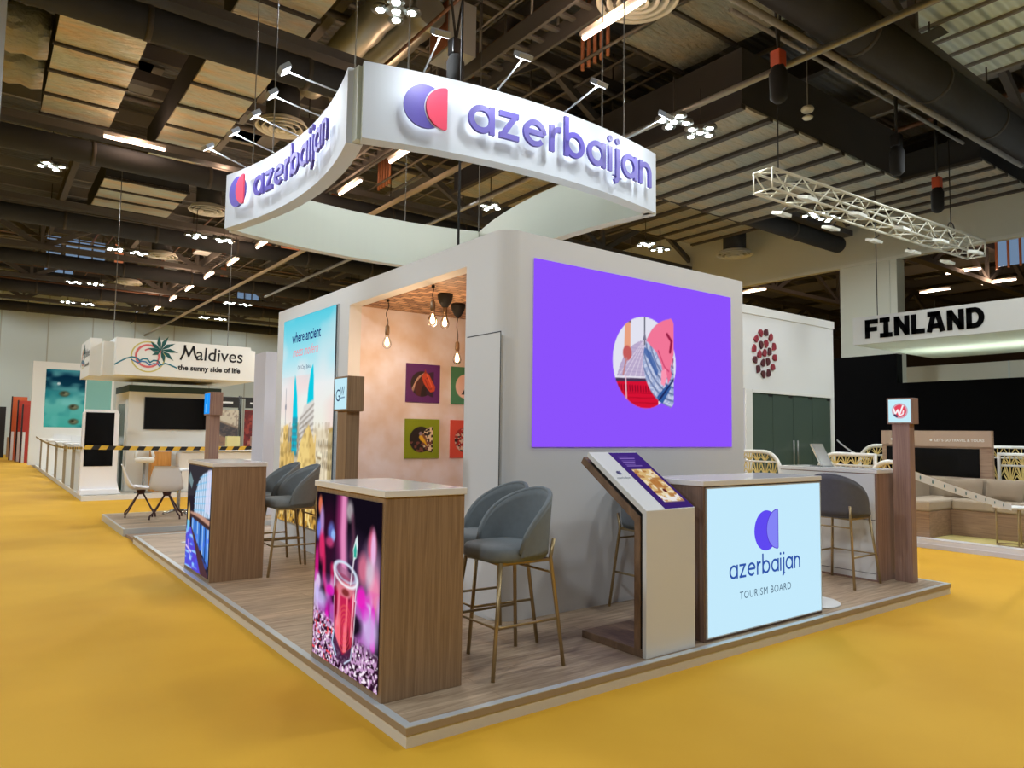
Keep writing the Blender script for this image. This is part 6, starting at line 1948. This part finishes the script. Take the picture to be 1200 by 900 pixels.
def dead_screen(label, x, y0, y1, z0, z1, txt, pad=0.12):
    t = thing('television_unit', label, 'screen', (x, (y0 + y1) / 2, 0))
    h2 = (y1 - y0) / 2
    MB().box((0.02, -h2, 0.116), (0.10, h2, z1)).build('wooden_frame', wood('panel_wood', (140, 112, 92), (176, 148, 124), (6, 1.5, 24), 0.5), t)
    MB().box((0.0, -h2, z1 - 0.25), (0.02, h2 - 0.0, z1)).build('header', mat('pale_header', (176, 152, 132), 0.5), t)
    MB().box((0.005, -h2 + 0.17, z0), (0.02, h2 - 0.08, z1 - 0.28)).build('screen', M_screen, t)
    fr = frame((-0.001, h2, z1 - 0.27), (0, -1, 0), (0, 0, 1))
    mb = MB(); mb.text(txt, 0.058, lambda a, b, d: fr(h2 * 1.28 + a, 0.10 + b, 0.002), 0.002, 0, bold=0.0015)
    MB().plate(arc(h2 * 0.62, 0.12, 0.02, 0, 360, 8)[:-1], fr, 0.002).build('star_mark', M_white, t)
    mb.build('lettering', M_white, t)
dead_screen('wooden framed dead screen above the beige sofa with white header lettering', 10.62, 1.22, 2.46, 0.93, 1.65, "LET'S GO TRAVEL & TOURS")
dead_screen('wooden framed screen mostly hidden behind the wooden totem', 11.3, 2.60, 3.19, 0.95, 1.66, 'TOURS')
t = thing('gold_side_table', 'round gold wire side table on the lounge platform edge', 'table', (9.33, 0.56, 0.116))
MB().tube([(0.17 * math.cos(2 * PI * i / 28), 0.17 * math.sin(2 * PI * i / 28), 0.012) for i in range(28)], 0.011, 6, closed=True).build('ring_foot', M_gold, t)
for k in range(3):
    a = k * 2 * PI / 3 + 1.8
    MB().tube([(0.17 * math.cos(a), 0.17 * math.sin(a), 0.015), (0.17 * math.cos(a), 0.17 * math.sin(a), 0.50)], 0.011, 6).build('leg', M_gold, t)
MB().lathe([(0.20, 0.495), (0.21, 0.50), (0.21, 0.52), (0.20, 0.525)], (0, 0, 0), 30).build('table_top', M_white, t)
M_tp, M_dot = mat('white_tape', (240, 242, 248), 0.5), mat('teal_tape_mark', (40, 116, 140), 0.5)
def dots(mb, at, Ltot, wd):
    n = 9
    for k in range(1, n):
        c = at(Ltot * k / n); d = (at(min(Ltot, Ltot * k / n + 0.05)) - at(Ltot * k / n - 0.05)).normalized()
        c = c + Vector((-0.003, -0.003, wd * 0.5))
        for s in (0,):
            mb.prism(arc(0, 0, 0.022, 0, 360, 8)[:-1], c, d, Vector((0, 0, 1)), Vector((-0.001, -0.001, 0)), 1)
tape('white barrier tape with teal marks, tied from the wooden totem to the gold table', sag((5.83, 0.30, 1.13), (9.10, 0.48, 0.60), 0.015), 0.085, [M_tp], 0.3, slant=0.0, edge=None)
mb = MB()
P_ = sag((5.83, 0.30, 1.13), (9.10, 0.48, 0.60), 0.015)
def at_(s):
    k = s * (len(P_) - 1); i = min(int(k), len(P_) - 2)
    return Vector(P_[i]) + (Vector(P_[i + 1]) - Vector(P_[i])) * (k - i)
tp = [o for o in COL.objects if o.name.startswith('barrier_tape')][-1]
for k in range(1, 10):
    c = at_(k / 10) - Vector(P_[0]); d = (at_(k / 10 + 0.01) - at_(k / 10)).normalized()
    mb.prism(arc(0, 0, 0.02, 0, 360, 8)[:-1], c + Vector((0, -0.002, 0.042)), d, (0, 0, 1), (0, -0.001, 0))
mb.build('printed_marks', M_dot, tp)
tape('thin white tape sloping across the black wall behind the railings', sag((12.9, 4.9, 1.45), (11.65, 3.6, 1.10), 0.05), 0.04, [M_tp], 0.3, slant=0.0)

# ------------------------------------------------------------------ black capitals stand
M_bw = mat('matt_black_wall', (7, 7, 8), 1.0, spec=0.05)
t = thing('black_stand_wall', 'tall matt black stand wall behind the lounge', 'stand wall', (17.0, 2.0, 0))
MB().box((0, 3.52, 0), (0.3, 9.5, 3.69)).build('tall_section', M_bw, t)
MB().box((0, -8, 0), (0.3, 3.52, 2.93)).build('low_section', M_bw, t)
M_upl = mat('added_uplight_lens', (255, 255, 255), 0.4, emit=(226, 255, 226), es=3.0)
for k in range(2):  # invented strips, hidden behind the wall, added to brighten the sign's underside
    u = MB().box((0.30, -0.6 - 4.4 * k, 2.80), (0.46, 3.4 - 4.4 * k, 2.86)).build('added_uplight', M_lamp, t)
    MB().box((0.32, -0.58 - 4.4 * k, 2.855), (0.44, 3.38 - 4.4 * k, 2.865)).build('added_uplight_lens', M_upl, u)
    l = bpy.data.lights.new('added_uplight', 'AREA'); l.shape = 'RECTANGLE'; l.size = 0.12; l.size_y = 3.9; l.energy = 26; l.color = (0.92, 1.0, 0.9)
    lo = bpy.data.objects.new('added_uplight_lamp', l); COL.objects.link(lo); lo.parent = t; lo.location = (0.38, 1.4 - 4.4 * k, 2.88); lo.rotation_euler = (PI, 0, 0)
tag(MB().box((0, 0, 0), (5.6, 18.0, 0.05)).build('bounce_floor', mat('white_bounce_floor', (236, 238, 234), 0.5), loc=(0, 0, 0)), kind='structure').location = (14.1, -9.0, 0.0)  # mostly hidden white floor, added to bounce neutral light up to the sign
t = thing('capitals_sign', 'broad pale hanging sign box with black capitals over the black wall', 'sign', (15.0, 5.6, 3.74))
MB().box((0, -9, 0), (0.08, 0, 0.65)).build('front_panel', mat('pale_grey_sign', (196, 197, 194), 0.6), t)
MB().box((0.08, -9, 0.0), (4.3, -0.0, 0.06)).build('underside_panel', mat('pale_green_panel', (226, 236, 222), 0.7), t)
MB().box((0.08, -9, 0.06), (4.3, 0.0, 0.62)).build('box_body', M_wall, t)
fr = frame((-0.002, 0, 0), (0, -1, 0), (0, 0, 1))
mb = MB()
def cap(ch, x, w, h, s, z0):
    f = lambda a, b, d: fr(x + a, z0 + b, d)
    D = 0.02
    R_ = lambda p, q: mb.ribbon([p, q], s, f, D)
    if ch == 'F':
        R_((s / 2, 0), (s / 2, h)); R_((0, h - s / 2), (w, h - s / 2)); R_((0, h * 0.48), (w * 0.92, h * 0.48))
    if ch == 'I':
        R_((w / 2, 0), (w / 2, h)); R_((0, h - s * 0.4), (w * 0.8, h - s * 0.4)); R_((0, s * 0.4), (w, s * 0.4))
    if ch == 'N':
        R_((s / 2, 0), (s / 2, h)); R_((w - s / 2, 0), (w - s / 2, h)); R_((s * 0.5, h - s * 0.3), (w - s * 0.5, s * 0.3))
    if ch == 'L':
        R_((s / 2, 0), (s / 2, h)); R_((0, s / 2), (w, s / 2))
    if ch == 'A':
        R_((s * 0.45, 0), (w * 0.42, h)); R_((w - s * 0.45, 0), (w * 0.58, h)); R_((w * 0.2, h * 0.30), (w * 0.8, h * 0.30)); R_((w * 0.05, h - s * 0.4), (w * 0.68, h - s * 0.4))
    if ch == 'D':
        R_((s / 2, 0), (s / 2, h)); mb.ribbon([(0, h - s / 2), (w * 0.45, h - s / 2)] + arc(w * 0.45, h / 2, w * 0.55 - s / 2, 80, -80, 12, h / 2 - s / 2) + [(w * 0.45, s / 2), (0, s / 2)], s, f, D)
x = 0.30
for ch, w_ in zip('FINLAND', (0.30, 0.28, 0.33, 0.28, 0.37, 0.33, 0.34)):
    cap(ch, x, w_, 0.44, 0.105, 0.125); x += w_ + 0.045
mb.build('lettering', M_bw, t)
for y in (-0.3, -6.0):
    MB().tube([(0.6, y, 0.6), (0.6, y, 5.4)], 0.012, 6).build('suspension_wire', M_cord, t)
# ------------------------------------------------------------------ lights
def lamp_light(x, y, z, e, size=0.45, col=(0.90, 0.96, 1.0)):
    l = bpy.data.lights.new('hall_lamp', 'AREA'); l.shape = 'DISK'; l.size = size; l.energy = e; l.color = col
    o = bpy.data.objects.new('hall_lamp_light', l); COL.objects.link(o); o.location = (x, y, z - 0.03)
    return o
def wide_light(x, y, z, e, col=(0.90, 0.96, 1.0)):
    l = bpy.data.lights.new('hall_lamp', 'SPOT'); l.spot_size = math.radians(166); l.spot_blend = 0.35; l.energy = e; l.color = col; l.shadow_soft_size = 0.30
    o = bpy.data.objects.new('hall_lamp_light', l); COL.objects.link(o); o.location = (x, y, z)
HB = 90.0
for i, (x, y, z) in enumerate(LAMPS):
    lamp_light(x, y, z, HB)
WB = 540.0
for x, y in ((-5.5, -3.5), (0.0, -5.5), (5.5, -4.5), (11.0, -4.5), (-6.5, 2.5), (-5.5, 8.5), (3.6, -0.5), (8.6, -0.5), (13.5, -1.0), (-7.0, 14.0), (-6.0, 22.0), (7.5, 11.0), (-6.0, 31.0), (10.0, 20.0), (12.0, 28.0), (17.5, -4.0), (16.0, 36.0), (-4.0, 39.0), (28.0, 2.0), (26.0, 20.0), (4.5, 12.0), (12.0, 1.5)):
    k = 0.55 if (x, y) in ((3.6, -0.5), (8.6, -0.5), (5.5, -4.5), (0.0, -5.5), (12.0, 1.5), (11.0, -4.5), (13.5, -1.0)) else (1.35 if x < -4 and y < 15 else 0.9)
    wide_light(x, y, 6.9, WB * k, (0.82, 0.91, 1.0) if x < -4 else (0.90, 0.96, 1.0))
for x in (-9.0, -2.5, 4.0, 11.0, 18.0):
    wide_light(x, 41.8, 8.6, WB * 0.45)

# ------------------------------------------------------------------ world, camera, view
w = bpy.data.worlds.new('hall_world'); S.world = w; w.use_nodes = True
w.node_tree.nodes['Background'].inputs['Color'].default_value = (0.9, 0.95, 1.0, 1)
w.node_tree.nodes['Background'].inputs['Strength'].default_value = 0.02

cx, cy, cz, yaw, pitch, roll, fpx = -1.7145, -3.0993, 1.51, 0.6422, 0.0697, -0.0135, 834.67
f = Vector((math.sin(yaw) * math.cos(pitch), math.cos(yaw) * math.cos(pitch), math.sin(pitch)))
r0 = Vector((math.cos(yaw), -math.sin(yaw), 0)); d0 = f.cross(r0)
rr = r0 * math.cos(roll) + d0 * math.sin(roll)
dd_ = -r0 * math.sin(roll) + d0 * math.cos(roll)
cam = bpy.data.cameras.new('camera'); co = bpy.data.objects.new('camera', cam); COL.objects.link(co)
cam.sensor_fit = 'HORIZONTAL'; cam.sensor_width = 36.0; cam.lens = fpx / 1200.0 * 36.0
cam.clip_start = 0.05; cam.clip_end = 300
up = -dd_; back = -f
co.matrix_world = Matrix(((rr.x, up.x, back.x, cx), (rr.y, up.y, back.y, cy), (rr.z, up.z, back.z, cz), (0, 0, 0, 1)))
S.camera = co
S.view_settings.view_transform = 'Standard'
S.view_settings.look = 'None'
S.view_settings.gamma = 1.0
S.view_settings.use_curve_mapping = False
S.view_settings.exposure = 0.0
S.cycles.use_denoising = True
S.cycles.max_bounces = 6
S.cycles.diffuse_bounces = 4
S.cycles.sample_clamp_indirect = 6.0
